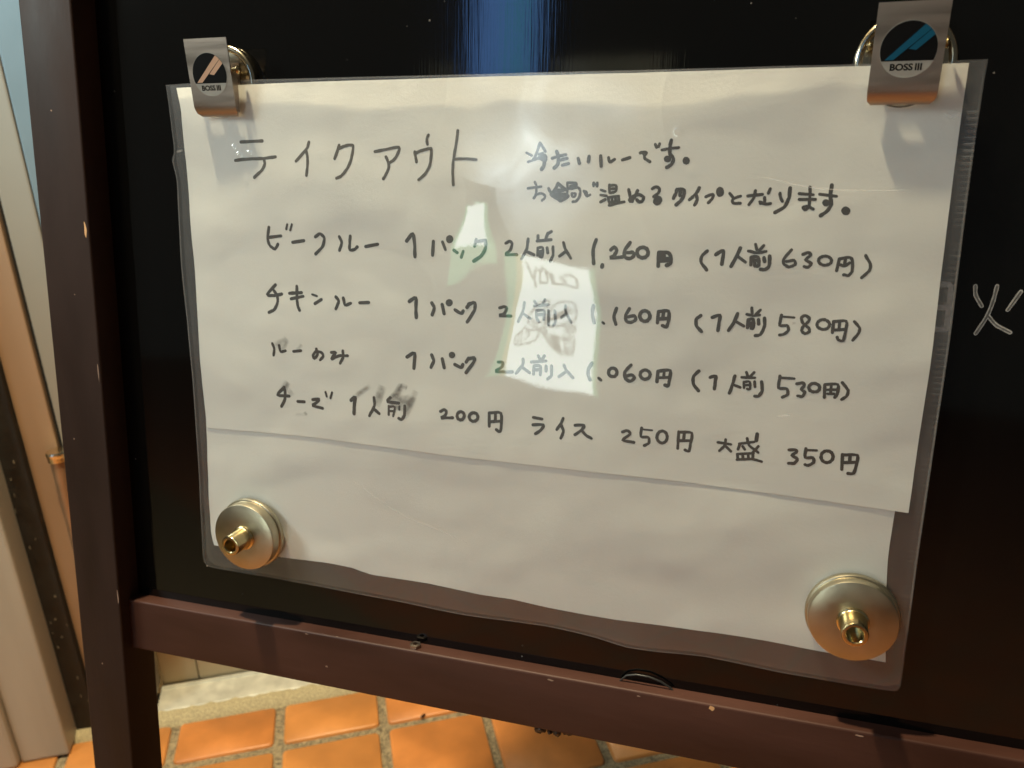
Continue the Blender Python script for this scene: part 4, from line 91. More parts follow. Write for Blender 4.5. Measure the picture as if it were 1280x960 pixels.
SHEET={'top':[(7.9,218.9),(22.0,219.1),(35.5,219.3),(48.8,219.4),(62.3,219.6),(76.4,219.7),(92.2,219.7),(108.4,219.6),(124.6,219.6),(140.5,219.6),(156.0,219.5),(171.3,219.4),(186.1,219.4),(200.7,219.3),(215.2,219.3),(229.8,219.2),(245.2,219.2),(260.6,219.1),(275.8,219.1),(290.5,219.1),(304.6,219.1)],'right':[(305.2,70.0),(305.3,80.1),(305.3,90.0),(305.3,99.9),(305.4,110.0),(305.5,120.2),(305.5,130.8),(305.3,143.2),(305.1,155.9),(304.9,167.7),(304.8,177.5),(304.7,186.5),(304.6,195.1),(304.6,203.3),(304.6,211.3),(304.6,219.1)],'bottom':[(8.2,69.8),(14.6,70.0),(20.8,70.2),(27.0,70.4),(33.2,70.7),(39.5,70.8),(45.5,71.0),(51.1,71.2),(56.9,71.3),(63.8,71.4),(72.4,71.5),(85.1,71.3),(98.9,71.2),(113.6,71.0),(128.6,70.8),(143.7,70.7),(160.0,70.8),(176.4,71.0),(192.9,71.2),(209.3,71.4),(225.4,71.4),(241.9,71.2),(258.3,70.9),(274.5,70.6),(290.1,70.3),(305.2,70.0)],'left':[(8.2,69.8),(8.2,80.6),(8.2,91.2),(8.3,102.1),(8.5,114.2),(8.7,126.6),(8.9,138.5),(9.1,149.4),(9.1,159.9),(9.2,169.7),(9.2,178.1),(9.2,185.9),(9.2,193.1),(9.4,199.1),(9.6,204.5),(9.7,209.3),(9.2,212.9),(8.5,215.9),(7.9,218.9)]}
BACK={'top':[(8.8,169.7),(41.3,173.0),(71.3,176.2),(99.9,179.2),(128.0,181.9),(156.4,184.2),(187.5,185.9),(218.2,187.2),(247.9,188.2),(275.9,189.2),(301.8,190.2)],'right':[(304.6,10.2),(303.5,20.7),(302.4,31.1),(301.5,40.1),(301.1,45.6),(300.8,49.9),(300.7,54.2),(300.7,57.9),(300.8,61.8),(300.9,69.7),(301.1,87.9),(301.4,109.4),(301.6,130.5),(301.7,150.9),(301.8,170.9),(301.8,190.2)],'bottom':[(7.1,10.7),(16.6,10.6),(26.1,10.4),(36.1,10.4),(46.4,10.4),(57.4,11.0),(67.7,11.5),(75.2,11.4),(81.7,11.1),(86.1,10.1),(91.8,9.2),(105.4,9.5),(120.1,9.8),(132.6,9.2),(143.8,8.7),(151.4,8.8),(158.4,9.0),(166.0,8.5),(175.0,8.0),(189.0,7.8),(203.6,7.9),(217.3,8.7),(230.4,9.5),(243.0,10.1),(254.4,10.4),(262.0,10.4),(268.7,10.2),(275.1,10.0),(282.3,9.9),(293.1,10.0),(304.6,10.2)],'left':[(7.1,10.7),(6.5,13.1),(5.9,15.5),(5.6,19.3),(5.8,26.0),(6.1,34.0),(6.6,43.9),(7.2,58.6),(7.9,74.9),(8.5,90.9),(8.8,106.1),(8.9,120.9),(9.0,134.9),(9.0,147.1),(8.9,158.5),(8.8,169.7)]}
FILM={'top':[(3.7,220.0),(10.5,220.2),(16.6,220.4),(23.0,220.6),(30.3,220.8),(39.3,220.9),(52.5,220.9),(67.0,220.8),(82.1,220.7),(97.1,220.6),(111.1,220.5),(124.4,220.4),(137.3,220.3),(149.8,220.2),(162.1,220.2),(174.1,220.1),(185.8,220.0),(197.2,219.9),(208.3,219.8),(219.1,219.8),(229.8,219.7),(240.3,219.7),(250.9,219.7),(261.0,219.6),(270.6,219.6),(279.3,219.6),(286.3,219.7),(292.4,219.7),(298.2,219.7),(303.8,219.8),(309.4,219.8)],'right':[(310.1,1.6),(310.2,1.8),(310.3,1.9),(310.4,5.8),(310.3,19.4),(310.2,36.3),(310.0,52.6),(310.0,67.2),(310.0,81.3),(310.0,94.7),(310.0,106.5),(310.1,117.5),(310.1,128.4),(310.0,139.2),(309.8,149.8),(309.6,160.2),(309.4,170.5),(309.2,180.7),(309.1,190.2),(309.1,199.1),(309.2,207.3),(309.2,214.0),(309.3,216.9),(309.4,218.4),(309.4,219.8)],'bottom':[(2.2,1.3),(2.9,0.7),(3.7,0.1),(3.4,-0.4),(6.9,-0.7),(26.7,-0.5),(48.2,-0.3),(62.6,-0.3),(75.9,-0.4),(91.3,-0.4),(106.3,-0.5),(119.3,-0.8),(130.7,-1.1),(136.9,-1.1),(143.8,-0.9),(159.3,-0.1),(175.2,0.5),(186.8,-0.0),(196.6,-0.8),(202.8,-1.8),(208.4,-2.5),(215.7,-2.2),(223.4,-1.6),(230.6,-0.8),(239.2,-0.1),(253.4,-0.5),(268.5,-1.0),(283.2,-0.8),(296.1,-0.5),(302.8,-0.3),(307.1,-0.2),(308.6,-0.1),(309.0,0.0),(309.6,0.8),(310.1,1.6)],'left':[(2.2,1.3),(1.8,1.6),(1.4,1.9),(1.2,5.2),(1.7,15.9),(2.3,29.3),(2.9,43.4),(3.4,59.3),(3.8,75.7),(4.1,90.5),(4.1,101.5),(4.1,111.1),(4.1,120.2),(3.9,128.9),(3.7,137.1),(3.7,145.3),(3.9,153.8),(4.3,162.3),(4.6,169.6),(4.8,174.3),(5.0,178.0),(5.0,181.5),(4.5,184.6),(3.8,187.4),(3.4,189.8),(3.8,191.0),(4.5,191.8),(5.0,193.1),(5.0,195.5),(4.9,198.2),(4.7,201.3),(4.6,205.0),(4.4,209.0),(4.3,212.6),(4.1,215.3),(3.9,217.6),(3.7,220.0)]}
RIBX=[(307.3,204.7),(307.7,182.9),(307.9,160.1),(308.2,133.7),(308.3,103.1),(308.6,73.8),(308.4,52.3),(308.2,26.8),(308.1,4.3)]
SIGN=[(0.0083,[(-0.4724,0.1829),(-0.469,0.1787),(-0.4655,0.1744),(-0.4621,0.1702),(-0.4586,0.1661),(-0.4551,0.1622),(-0.4515,0.1589),(-0.4478,0.1559),(-0.4441,0.1529),(-0.4405,0.1499),(-0.4371,0.1468),(-0.4343,0.1434),(-0.4317,0.1398),(-0.4293,0.1362),(-0.4269,0.1327),(-0.4244,0.1291)]),(0.0083,[(-0.427,0.1757),(-0.4286,0.1732),(-0.4303,0.1708),(-0.432,0.1683),(-0.4335,0.1658),(-0.4348,0.1632),(-0.4356,0.1604),(-0.4361,0.1575),(-0.4365,0.1546),(-0.4368,0.1517),(-0.4372,0.1488)]),(0.0083,[(-0.4184,0.1741),(-0.4155,0.1736),(-0.4125,0.1731),(-0.4096,0.1726),(-0.4069,0.1724),(-0.4045,0.1727),(-0.4031,0.1744),(-0.4021,0.1767),(-0.4012,0.1793),(-0.4002,0.1816),(-0.3987,0.183),(-0.3961,0.1831),(-0.3931,0.1828),(-0.3899,0.182),(-0.3866,0.1804),(-0.3836,0.1776),(-0.3804,0.1716),(-0.3768,0.1638),(-0.3735,0.1555),(-0.3713,0.1479),(-0.371,0.1419),(-0.3758,0.1394),(-0.383,0.138),(-0.391,0.1376),(-0.3987,0.1377),(-0.4046,0.1382),(-0.4072,0.1401),(-0.4086,0.1426),(-0.4093,0.1456),(-0.4095,0.1488),(-0.4097,0.1522),(-0.4091,0.156),(-0.4082,0.16),(-0.4069,0.1642),(-0.4057,0.1685),(-0.4045,0.1727)]),(0.0083,[(-0.3792,0.1738),(-0.3757,0.1727),(-0.3722,0.1715),(-0.3687,0.1704),(-0.3653,0.1694),(-0.3621,0.1685),(-0.3593,0.1684),(-0.3566,0.1687),(-0.3541,0.169),(-0.3517,0.1686),(-0.3494,0.1671),(-0.3476,0.1628),(-0.346,0.1574),(-0.3445,0.1514),(-0.343,0.1452),(-0.3415,0.1393)]),(0.0083,[(-0.3599,0.1666),(-0.3497,0.1369)]),(0.0083,[(-0.3413,0.1373),(-0.3343,0.1372),(-0.3269,0.137),(-0.3197,0.1369),(-0.3133,0.1371),(-0.3081,0.1379),(-0.3058,0.1404),(-0.3047,0.1434),(-0.3043,0.1468),(-0.3045,0.1502),(-0.3049,0.1531),(-0.3064,0.1553),(-0.3085,0.1572),(-0.3109,0.159),(-0.3134,0.1608),(-0.3158,0.1626)]),(0.0083,[(-0.3039,0.1712),(-0.3007,0.1729),(-0.2976,0.1747),(-0.2944,0.1764),(-0.2912,0.1779),(-0.2879,0.1789),(-0.2841,0.1787),(-0.2801,0.1781),(-0.2761,0.1771),(-0.2723,0.176),(-0.2691,0.1748),(-0.2671,0.1733),(-0.2654,0.1718),(-0.2641,0.1701),(-0.2631,0.1679),(-0.2624,0.1651),(-0.2626,0.1604),(-0.2632,0.1548),(-0.2642,0.1489),(-0.2654,0.1434),(-0.2669,0.139),(-0.2692,0.1368),(-0.2719,0.1353),(-0.2748,0.1344),(-0.2779,0.1338),(-0.2809,0.1333),(-0.2841,0.1334),(-0.2874,0.1337),(-0.2908,0.1343),(-0.2942,0.1349),(-0.2976,0.1355)])]
SIGN3=[(0.0062,[(-0.4156,0.0554),(-0.4158,0.0488),(-0.4163,0.042),(-0.4167,0.0353),(-0.4164,0.0289),(-0.4151,0.0231),(-0.4112,0.0187),(-0.4063,0.0149),(-0.4008,0.0114),(-0.395,0.0081),(-0.3894,0.0049),(-0.3836,0.0016),(-0.3774,-0.0017),(-0.3712,-0.0048),(-0.3654,-0.0071),(-0.3603,-0.0081),(-0.357,-0.0064),(-0.3542,-0.004),(-0.3518,-0.0005),(-0.35,0.0041),(-0.3486,0.0101),(-0.3485,0.0205),(-0.3489,0.0333),(-0.3498,0.0468),(-0.3509,0.0593),(-0.3521,0.0691),(-0.3536,0.0733),(-0.3552,0.0754),(-0.357,0.0763),(-0.3595,0.0766),(-0.3628,0.0771),(-0.3685,0.0772),(-0.3754,0.077),(-0.3828,0.0764),(-0.3898,0.0754),(-0.396,0.074),(-0.4002,0.071),(-0.4037,0.0674),(-0.4068,0.0635),(-0.4098,0.0595),(-0.4131,0.0556)]),(0.0062,[(-0.4129,0.0531),(-0.4089,0.0551),(-0.4049,0.0572),(-0.4008,0.0593),(-0.3968,0.0609),(-0.3927,0.0618),(-0.3884,0.0607),(-0.3839,0.0587),(-0.3795,0.0564),(-0.3753,0.0544),(-0.3716,0.0531),(-0.3691,0.0536),(-0.3671,0.0546),(-0.3653,0.0559),(-0.3636,0.0574),(-0.3617,0.0587)]),(0.0062,[(-0.4015,0.0339),(-0.3971,0.0294),(-0.3926,0.0247),(-0.3882,0.02),(-0.3839,0.016),(-0.3796,0.013),(-0.3754,0.0126),(-0.3714,0.0132),(-0.3673,0.0144),(-0.3633,0.0157),(-0.3592,0.0168)]),(0.0062,[(-0.3405,0.0452),(-0.3385,0.0497),(-0.336,0.0542),(-0.3333,0.0585),(-0.3301,0.0624),(-0.3265,0.0657),(-0.3214,0.0676),(-0.3157,0.0691),(-0.3097,0.0701),(-0.304,0.0707),(-0.299,0.071),(-0.2953,0.0704),(-0.2921,0.0697),(-0.2892,0.0685),(-0.2868,0.0665),(-0.2847,0.0633),(-0.2835,0.0567),(-0.2826,0.0486),(-0.2821,0.0399),(-0.2824,0.0314),(-0.2835,0.0242),(-0.2871,0.0193),(-0.2916,0.0151),(-0.2968,0.0115),(-0.3023,0.0083),(-0.3076,0.0054),(-0.3132,0.0031),(-0.3192,0.001),(-0.3251,-0.0007),(-0.3306,-0.0016),(-0.3351,-0.0014),(-0.3375,0.0015),(-0.3391,0.0057),(-0.3402,0.0105),(-0.3409,0.0156),(-0.3415,0.0204),(-0.3418,0.0253),(-0.342,0.0303),(-0.3419,0.0354),(-0.3414,0.0404),(-0.3405,0.0452)]),(0.0062,[(-0.4652,-0.043),(-0.4651,-0.039),(-0.4648,-0.0347),(-0.4642,-0.0304),(-0.463,-0.0263),(-0.461,-0.0225),(-0.4567,-0.0198),(-0.4514,-0.0175),(-0.4457,-0.0153),(-0.4401,-0.0132),(-0.4354,-0.0107),(-0.4323,-0.0074),(-0.4299,-0.0035),(-0.4277,0.0003),(-0.4256,0.0033),(-0.4232,0.0051),(-0.4209,0.0036),(-0.4188,0.0008),(-0.4165,-0.0028),(-0.4135,-0.0062),(-0.4094,-0.009),(-0.4019,-0.0103),(-0.3929,-0.0111),(-0.3834,-0.0118),(-0.3746,-0.0125),(-0.3677,-0.0136),(-0.3647,-0.0151),(-0.363,-0.0167),(-0.3622,-0.0185),(-0.362,-0.0206),(-0.362,-0.0231),(-0.3629,-0.0268),(-0.3643,-0.031),(-0.3661,-0.0354),(-0.3684,-0.0398),(-0.3711,-0.0437),(-0.3752,-0.047),(-0.3799,-0.05),(-0.385,-0.0529),(-0.3905,-0.0556),(-0.3962,-0.0581),(-0.403,-0.0601),(-0.4104,-0.062),(-0.418,-0.0637),(-0.4254,-0.065),(-0.4323,-0.0658),(-0.4384,-0.0655),(-0.4442,-0.0647),(-0.4497,-0.0636),(-0.4547,-0.0621),(-0.459,-0.0602),(-0.4613,-0.0574),(-0.4629,-0.0541),(-0.464,-0.0505),(-0.4647,-0.0467),(-0.4652,-0.043)]),(0.0062,[(-0.43,-0.0129),(-0.431,-0.0174),(-0.432,-0.0219),(-0.433,-0.0265),(-0.4337,-0.0311),(-0.434,-0.0357),(-0.4332,-0.0406),(-0.4319,-0.0455),(-0.4304,-0.0505),(-0.4288,-0.0554),(-0.4274,-0.0604)]),(0.0062,[(-0.4091,-0.0139),(-0.406,-0.0167),(-0.4025,-0.0195),(-0.3992,-0.0222),(-0.3966,-0.0251),(-0.3953,-0.028),(-0.3973,-0.0311),(-0.4005,-0.0343),(-0.4046,-0.0376),(-0.4088,-0.041),(-0.4126,-0.0442)]),(0.0062,[(-0.4456,-0.0164),(-0.4465,-0.0205),(-0.4475,-0.0244),(-0.4485,-0.0284),(-0.4493,-0.0325),(-0.4497,-0.0368),(-0.4493,-0.0416),(-0.4485,-0.0466),(-0.4476,-0.0516),(-0.4466,-0.0567),(-0.4457,-0.0618)]),(0.0062,[(-0.348,0.0002),(-0.3456,-0.0107),(-0.3433,-0.0222),(-0.341,-0.0334),(-0.3382,-0.0433),(-0.3347,-0.051),(-0.3293,-0.0532),(-0.323,-0.0531),(-0.3163,-0.0518),(-0.3099,-0.05),(-0.3043,-0.0488),(-0.3,-0.0478),(-0.2961,-0.0469),(-0.2925,-0.0458),(-0.2895,-0.0444),(-0.2869,-0.0425),(-0.2853,-0.0394),(-0.2838,-0.0355),(-0.283,-0.0315),(-0.2833,-0.0279),(-0.2855,-0.0251),(-0.2923,-0.0244),(-0.3011,-0.0245),(-0.3111,-0.025),(-0.3214,-0.0255),(-0.3311,-0.0259)]),(0.0062,[(-0.3576,-0.0104),(-0.3349,-0.0485)]),(0.0062,[(-0.2923,0.0039),(-0.2903,0.0035),(-0.2878,0.0023),(-0.2853,0.0007),(-0.2832,-0.001),(-0.2818,-0.0027),(-0.2824,-0.0048),(-0.2836,-0.0073),(-0.2853,-0.0097),(-0.2871,-0.0118),(-0.2888,-0.0131),(-0.2905,-0.0125),(-0.2923,-0.0114),(-0.2942,-0.0097),(-0.2957,-0.0079),(-0.2968,-0.0062),(-0.2965,-0.0041),(-0.2959,-0.0017),(-0.2949,0.0007),(-0.2937,0.0027),(-0.2923,0.0039)]),(0.0062,[(-0.2982,-0.0236),(-0.2992,-0.0484)]),(0.0154,[(-0.3316,0.0248),(-0.327,0.0268),(-0.3223,0.0289),(-0.3176,0.031),(-0.3132,0.0329),(-0.3094,0.0348),(-0.3068,0.0363),(-0.3048,0.0377),(-0.3031,0.039),(-0.3015,0.0402),(-0.2997,0.0415)]),(0.0154,[(-0.3257,-0.0305),(-0.3248,-0.0453)])]
SIGN2=[(0.015,[(-0.6774,0.353),(-0.6761,0.3243),(-0.6266,0.2682)]),(0.015,[(-0.667,0.3532),(-0.6239,0.3208)])]

# ---------------------------------------------------------------- materials
def mat(name, color, rough=0.5, metal=0.0, noise_scale=None, noise_amt=0.15, bump=0.0, bump_scale=200, spec=0.5, emit=None, stretch=None):
    m = bpy.data.materials.new(name)
    m.use_nodes = True
    nt = m.node_tree
    b = nt.nodes["Principled BSDF"]
    b.inputs["Base Color"].default_value = (*color, 1)
    b.inputs["Roughness"].default_value = rough
    b.inputs["Metallic"].default_value = metal
    b.inputs["Specular IOR Level"].default_value = spec
    tc = nt.nodes.new("ShaderNodeTexCoord")
    src = tc.outputs["Object"]
    if stretch:
        mp = nt.nodes.new("ShaderNodeMapping")
        mp.inputs["Scale"].default_value = stretch
        nt.links.new(src, mp.inputs[0])
        src = mp.outputs[0]
    if noise_scale:
        n = nt.nodes.new("ShaderNodeTexNoise")
        n.inputs["Scale"].default_value = noise_scale
        n.inputs["Detail"].default_value = 6
        nt.links.new(src, n.inputs["Vector"])
        mr = nt.nodes.new("ShaderNodeMapRange")
        mr.inputs[1].default_value = 0.25
        mr.inputs[2].default_value = 0.75
        mr.inputs[3].default_value = 1 - noise_amt
        mr.inputs[4].default_value = 1 + noise_amt
        nt.links.new(n.outputs[0], mr.inputs[0])
        mx = nt.nodes.new("ShaderNodeVectorMath")
        mx.operation = 'SCALE'
        mx.inputs[0].default_value = color
        nt.links.new(mr.outputs[0], mx.inputs["Scale"])
        nt.links.new(mx.outputs[0], b.inputs["Base Color"])
        mr2 = nt.nodes.new("ShaderNodeMapRange")
        mr2.inputs[1].default_value = 0.3
        mr2.inputs[2].default_value = 0.7
        mr2.inputs[3].default_value = max(0.02, rough * 0.8)
        mr2.inputs[4].default_value = min(1, rough * 1.2)
        nt.links.new(n.outputs[0], mr2.inputs[0])
        nt.links.new(mr2.outputs[0], b.inputs["Roughness"])
    if bump:
        n2 = nt.nodes.new("ShaderNodeTexNoise")
        n2.inputs["Scale"].default_value = bump_scale
        n2.inputs["Detail"].default_value = 4
        nt.links.new(src, n2.inputs["Vector"])
        bp = nt.nodes.new("ShaderNodeBump")
        bp.inputs["Strength"].default_value = bump
        bp.inputs["Distance"].default_value = 0.0005
        nt.links.new(n2.outputs[0], bp.inputs["Height"])
        nt.links.new(bp.outputs[0], b.inputs["Normal"])
    if emit:
        b.inputs["Emission Color"].default_value = (*emit[:3], 1)
        b.inputs["Emission Strength"].default_value = emit[3]
    return m

def board_material():
    m = mat("black_board_enamel", (0.0025, 0.0025, 0.0025), 0.065, noise_scale=9, noise_amt=0.2, bump=0.035, bump_scale=900, stretch=(1, 0.03, 1))
    nt = m.node_tree
    b = nt.nodes["Principled BSDF"]
    # sparse dust specks
    tc = nt.nodes.new("ShaderNodeTexCoord")
    v = nt.nodes.new("ShaderNodeTexVoronoi")
    v.inputs["Scale"].default_value = 120
    nt.links.new(tc.outputs["Object"], v.inputs["Vector"])
    sep = nt.nodes.new("ShaderNodeSeparateColor")
    nt.links.new(v.outputs["Color"], sep.inputs[0])
    r = nt.nodes.new("ShaderNodeMapRange")      # size of the speck depends on the cell
    r.inputs[1].default_value = 0.25
    r.inputs[2].default_value = 1.0
    r.inputs[3].default_value = 0.0
    r.inputs[4].default_value = 0.045
    nt.links.new(sep.outputs[0], r.inputs[0])
    lt = nt.nodes.new("ShaderNodeMath")
    lt.operation = 'LESS_THAN'
    nt.links.new(v.outputs["Distance"], lt.inputs[0])
    nt.links.new(r.outputs[0], lt.inputs[1])
    mu = nt.nodes.new("ShaderNodeMath")
    mu.operation = 'MULTIPLY'
    nt.links.new(lt.outputs[0], mu.inputs[0])
    nt.links.new(sep.outputs[1], mu.inputs[1])
    mix = nt.nodes.new("ShaderNodeMix")
    mix.data_type = 'RGBA'
    old = b.inputs["Base Color"].links[0].from_socket
    nt.links.new(mu.outputs[0], mix.inputs["Factor"])
    nt.links.new(old, mix.inputs["A"])
    mix.inputs["B"].default_value = (0.16, 0.155, 0.145, 1)
    nt.links.new(mix.outputs["Result"], b.inputs["Base Color"])
    return m

def film_material(name, haze, rough=0.018, f0=0.085, soft=0.32):
    m = bpy.data.materials.new(name)
    m.use_nodes = True
    nt = m.node_tree
    nt.nodes.remove(nt.nodes["Principled BSDF"])
    out = nt.nodes["Material Output"]
    tr = nt.nodes.new("ShaderNodeBsdfTransparent")
    tr.inputs[0].default_value = (0.975, 0.98, 0.98, 1)
    df = nt.nodes.new("ShaderNodeBsdfDiffuse")
    df.inputs[0].default_value = (0.80, 0.81, 0.83, 1)
    m1 = nt.nodes.new("ShaderNodeMixShader")
    tc = nt.nodes.new("ShaderNodeTexCoord")
    n = nt.nodes.new("ShaderNodeTexNoise")
    n.inputs["Scale"].default_value = 30
    n.inputs["Detail"].default_value = 5
    nt.links.new(tc.outputs["Object"], n.inputs["Vector"])
    mr = nt.nodes.new("ShaderNodeMapRange")
    mr.inputs[1].default_value = 0.3
    mr.inputs[2].default_value = 0.7
    mr.inputs[3].default_value = haze * 0.8
    mr.inputs[4].default_value = haze * 1.25
    nt.links.new(n.outputs[0], mr.inputs[0])
    nt.links.new(mr.outputs[0], m1.inputs[0])
    nt.links.new(tr.outputs[0], m1.inputs[1])
    nt.links.new(df.outputs[0], m1.inputs[2])
    g1 = nt.nodes.new("ShaderNodeBsdfGlossy")
    g1.inputs["Roughness"].default_value = rough
    g2 = nt.nodes.new("ShaderNodeBsdfGlossy")       # the plastic's own soft scatter round every highlight
    g2.inputs["Roughness"].default_value = 0.33
    gl = nt.nodes.new("ShaderNodeMixShader")
    gl.inputs[0].default_value = soft
    nt.links.new(g1.outputs[0], gl.inputs[1])
    nt.links.new(g2.outputs[0], gl.inputs[2])
    # thin-sheet reflectance, the same from both sides (Schlick)
    ge = nt.nodes.new("ShaderNodeNewGeometry")
    dt = nt.nodes.new("ShaderNodeVectorMath"); dt.operation = 'DOT_PRODUCT'
    nt.links.new(ge.outputs["Normal"], dt.inputs[0])
    nt.links.new(ge.outputs["Incoming"], dt.inputs[1])
    prev = dt.outputs["Value"]
    for op, first, second in (('ABSOLUTE', None, None), ('SUBTRACT', 1.0, None), ('POWER', None, 5.0), ('MULTIPLY', None, 1 - f0), ('ADD', None, f0)):
        q = nt.nodes.new("ShaderNodeMath"); q.operation = op
        if first is not None:
            q.inputs[0].default_value = first
            nt.links.new(prev, q.inputs[1])
        else:
            nt.links.new(prev, q.inputs[0])
            if second is not None: q.inputs[1].default_value = second
        prev = q.outputs[0]
    m2 = nt.nodes.new("ShaderNodeMixShader")
    nt.links.new(prev, m2.inputs[0])
    nt.links.new(m1.outputs[0], m2.inputs[1])
    nt.links.new(gl.outputs[0], m2.inputs[2])
    nt.links.new(m2.outputs[0], out.inputs[0])
    return m

def alpha_material(name, color, scale=1.0, noise_scale=0):
    m = bpy.data.materials.new(name)
    m.use_nodes = True
    nt = m.node_tree
    b = nt.nodes["Principled BSDF"]
    b.inputs["Base Color"].default_value = (*color, 1)
    b.inputs["Roughness"].default_value = 0.8
    at = nt.nodes.new("ShaderNodeAttribute")
    at.attribute_name = "ink_amount"
    src = at.outputs["Fac"]
    if noise_scale:
        tc = nt.nodes.new("ShaderNodeTexCoord")
        n = nt.nodes.new("ShaderNodeTexNoise")
        n.inputs["Scale"].default_value = noise_scale
        n.inputs["Detail"].default_value = 4
        nt.links.new(tc.outputs["Object"], n.inputs["Vector"])
        mm = nt.nodes.new("ShaderNodeMath")
        mm.operation = 'MULTIPLY'
        nt.links.new(src, mm.inputs[0])
        mr = nt.nodes.new("ShaderNodeMapRange")
        mr.inputs[1].default_value = 0.3
        mr.inputs[2].default_value = 0.6
        mr.inputs[3].default_value = 0.45
        mr.inputs[4].default_value = 1.15
        nt.links.new(n.outputs[0], mr.inputs[0])
        nt.links.new(mr.outputs[0], mm.inputs[1])
        src = mm.outputs[0]
    nt.links.new(src, b.inputs["Alpha"])
    return m

M_board = board_material()
M_post = mat("dark_brown_post_paint", (0.024, 0.0125, 0.0092), 0.55, spec=0.2, noise_scale=40, noise_amt=0.35, bump=0.25, bump_scale=260, stretch=(1, 0.25, 1))
M_rail = mat("maroon_rail_paint", (0.046, 0.0175, 0.0118), 0.5, spec=0.3, noise_scale=45, noise_amt=0.38, bump=0.3, bump_scale=240, stretch=(0.25, 1, 1))
M_chip = mat("bare_wood", (0.62, 0.36, 0.17), 0.8, noise_scale=300)
M_paper = mat("menu_paper", (0.775, 0.78, 0.73), 0.85, noise_scale=14, noise_amt=0.02, bump=0.12, bump_scale=700, spec=0.2)
M_paper2 = mat("backing_paper", (0.745, 0.75, 0.705), 0.85, noise_scale=10, noise_amt=0.03, bump=0.12, bump_scale=700, spec=0.2)
M_ink = mat("black_marker_ink", (0.018, 0.017, 0.014), 0.6, noise_scale=500, noise_amt=0.25)
M_ink_thin = mat("thin_marker_ink", (0.060, 0.053, 0.038), 0.6, noise_scale=500, noise_amt=0.3)
M_smear = alpha_material("smeared_ink", (0.07, 0.065, 0.06), noise_scale=350)
M_chalk = mat("white_chalk_pen", (0.30, 0.30, 0.29), 0.9, noise_scale=900, noise_amt=0.3)
M_chalk_in = mat("thin_chalk_pen", (0.075, 0.075, 0.073), 0.9, noise_scale=500, noise_amt=0.6)
M_film = film_material("clear_plastic_film", 0.05)
M_film_back = film_material("clear_plastic_back", 0.026, rough=0.1)
M_rib = alpha_material("embossed_plastic", (0.75, 0.75, 0.74))
M_crease = alpha_material("plastic_crease", (0.92, 0.91, 0.88))
M_steel = mat("brushed_steel", (0.36, 0.30, 0.25), 0.38, 1.0, noise_scale=300, noise_amt=0.06, bump=0.06, bump_scale=900, stretch=(0.08, 1, 1))
M_brass = mat("champagne_magnet_metal", (0.46, 0.41, 0.30), 0.34, 1.0, noise_scale=60, noise_amt=0.16, bump=0.05, bump_scale=600)
M_brass2 = mat("polished_stem_metal", (0.62, 0.50, 0.27), 0.24, 1.0, noise_scale=90, noise_amt=0.08)
M_chrome = mat("polished_magnet_metal", (0.45, 0.40, 0.30), 0.2, 1.0, noise_scale=80, noise_amt=0.08)
M_black = mat("black_sticker_print", (0.004, 0.004, 0.004), 0.3, spec=0.25)
M_white = mat("silver_sticker_print", (0.36, 0.355, 0.31), 0.4, noise_scale=200, noise_amt=0.05)
M_blue = mat("blue_foil_stripe", (0.004, 0.105, 0.19), 0.3, 0.2)
M_cream = mat("copper_foil_stripe", (0.62, 0.40, 0.27), 0.3, 0.2)
M_tile = mat("terracotta_tile_glaze", (0.56, 0.225, 0.06), 0.38, noise_scale=16, noise_amt=0.28, bump=0.12, bump_scale=180)
M_tile_b = mat("dark_terracotta_tile_glaze", (0.53, 0.195, 0.05), 0.42, noise_scale=18, noise_amt=0.32, bump=0.12, bump_scale=180)
M_mortar = mat("sandy_mortar", (0.24, 0.185, 0.105), 0.95, noise_scale=420, noise_amt=0.85, bump=0.9, bump_scale=420)
M_cream_tile = mat("cream_wall_tile_glaze", (0.60, 0.47, 0.28), 0.4, noise_scale=18, noise_amt=0.06)
M_alu = mat("worn_aluminium_sill", (0.62, 0.60, 0.50), 0.45, 0.3, noise_scale=70, noise_amt=0.2, bump=0.15, bump_scale=200)
M_jamb = mat("painted_white_jamb", (0.37, 0.33, 0.265), 0.5, noise_scale=25, noise_amt=0.12, bump=0.15, bump_scale=120, stretch=(1, 1, 0.15))
M_strip = mat("grimy_black_rubber", (0.012, 0.011, 0.009), 0.6, noise_scale=80, noise_amt=0.6, bump=0.5, bump_scale=160)
M_door = mat("grey_door_panel", (0.26, 0.23, 0.18), 0.4, noise_scale=12, noise_amt=0.05)
M_door_tan = mat("tan_door_leaf_paint", (0.34, 0.215, 0.125), 0.45, noise_scale=12, noise_amt=0.08)
M_fascia = mat("pale_fascia_paint", (0.15, 0.19, 0.20), 0.45, noise_scale=14, noise_amt=0.06)
M_fleck = mat("pale_fleck", (0.16, 0.14, 0.10), 0.8, noise_scale=400)
M_gap = mat("dark_joint", (0.01, 0.009, 0.008), 0.8)
M_pipe = mat("brown_metal_pipe", (0.34, 0.22, 0.13), 0.35, 0.6, noise_scale=60)
M_cap = mat("shiny_pipe_cap", (0.80, 0.68, 0.46), 0.22, 1.0)
M_wire = mat("black_wire", (0.02, 0.02, 0.02), 0.4)
M_dirt = mat("dark_wet_dirt", (0.035, 0.018, 0.010), 0.35, noise_scale=300, noise_amt=0.5)
M_glow = mat("lit_white_acrylic", (0.8, 0.8, 0.8), 0.4, emit=(0.86, 1.0, 0.97, GLOW))
M_glow_green = mat("lit_green_edge", (0.3, 0.6, 0.4), 0.4, emit=(0.28, 0.85, 0.48, GLOW * 0.30))
M_glow_yellow = mat("lit_yellow_edge", (0.6, 0.6, 0.3), 0.4, emit=(0.85, 0.90, 0.45, GLOW * 0.36))
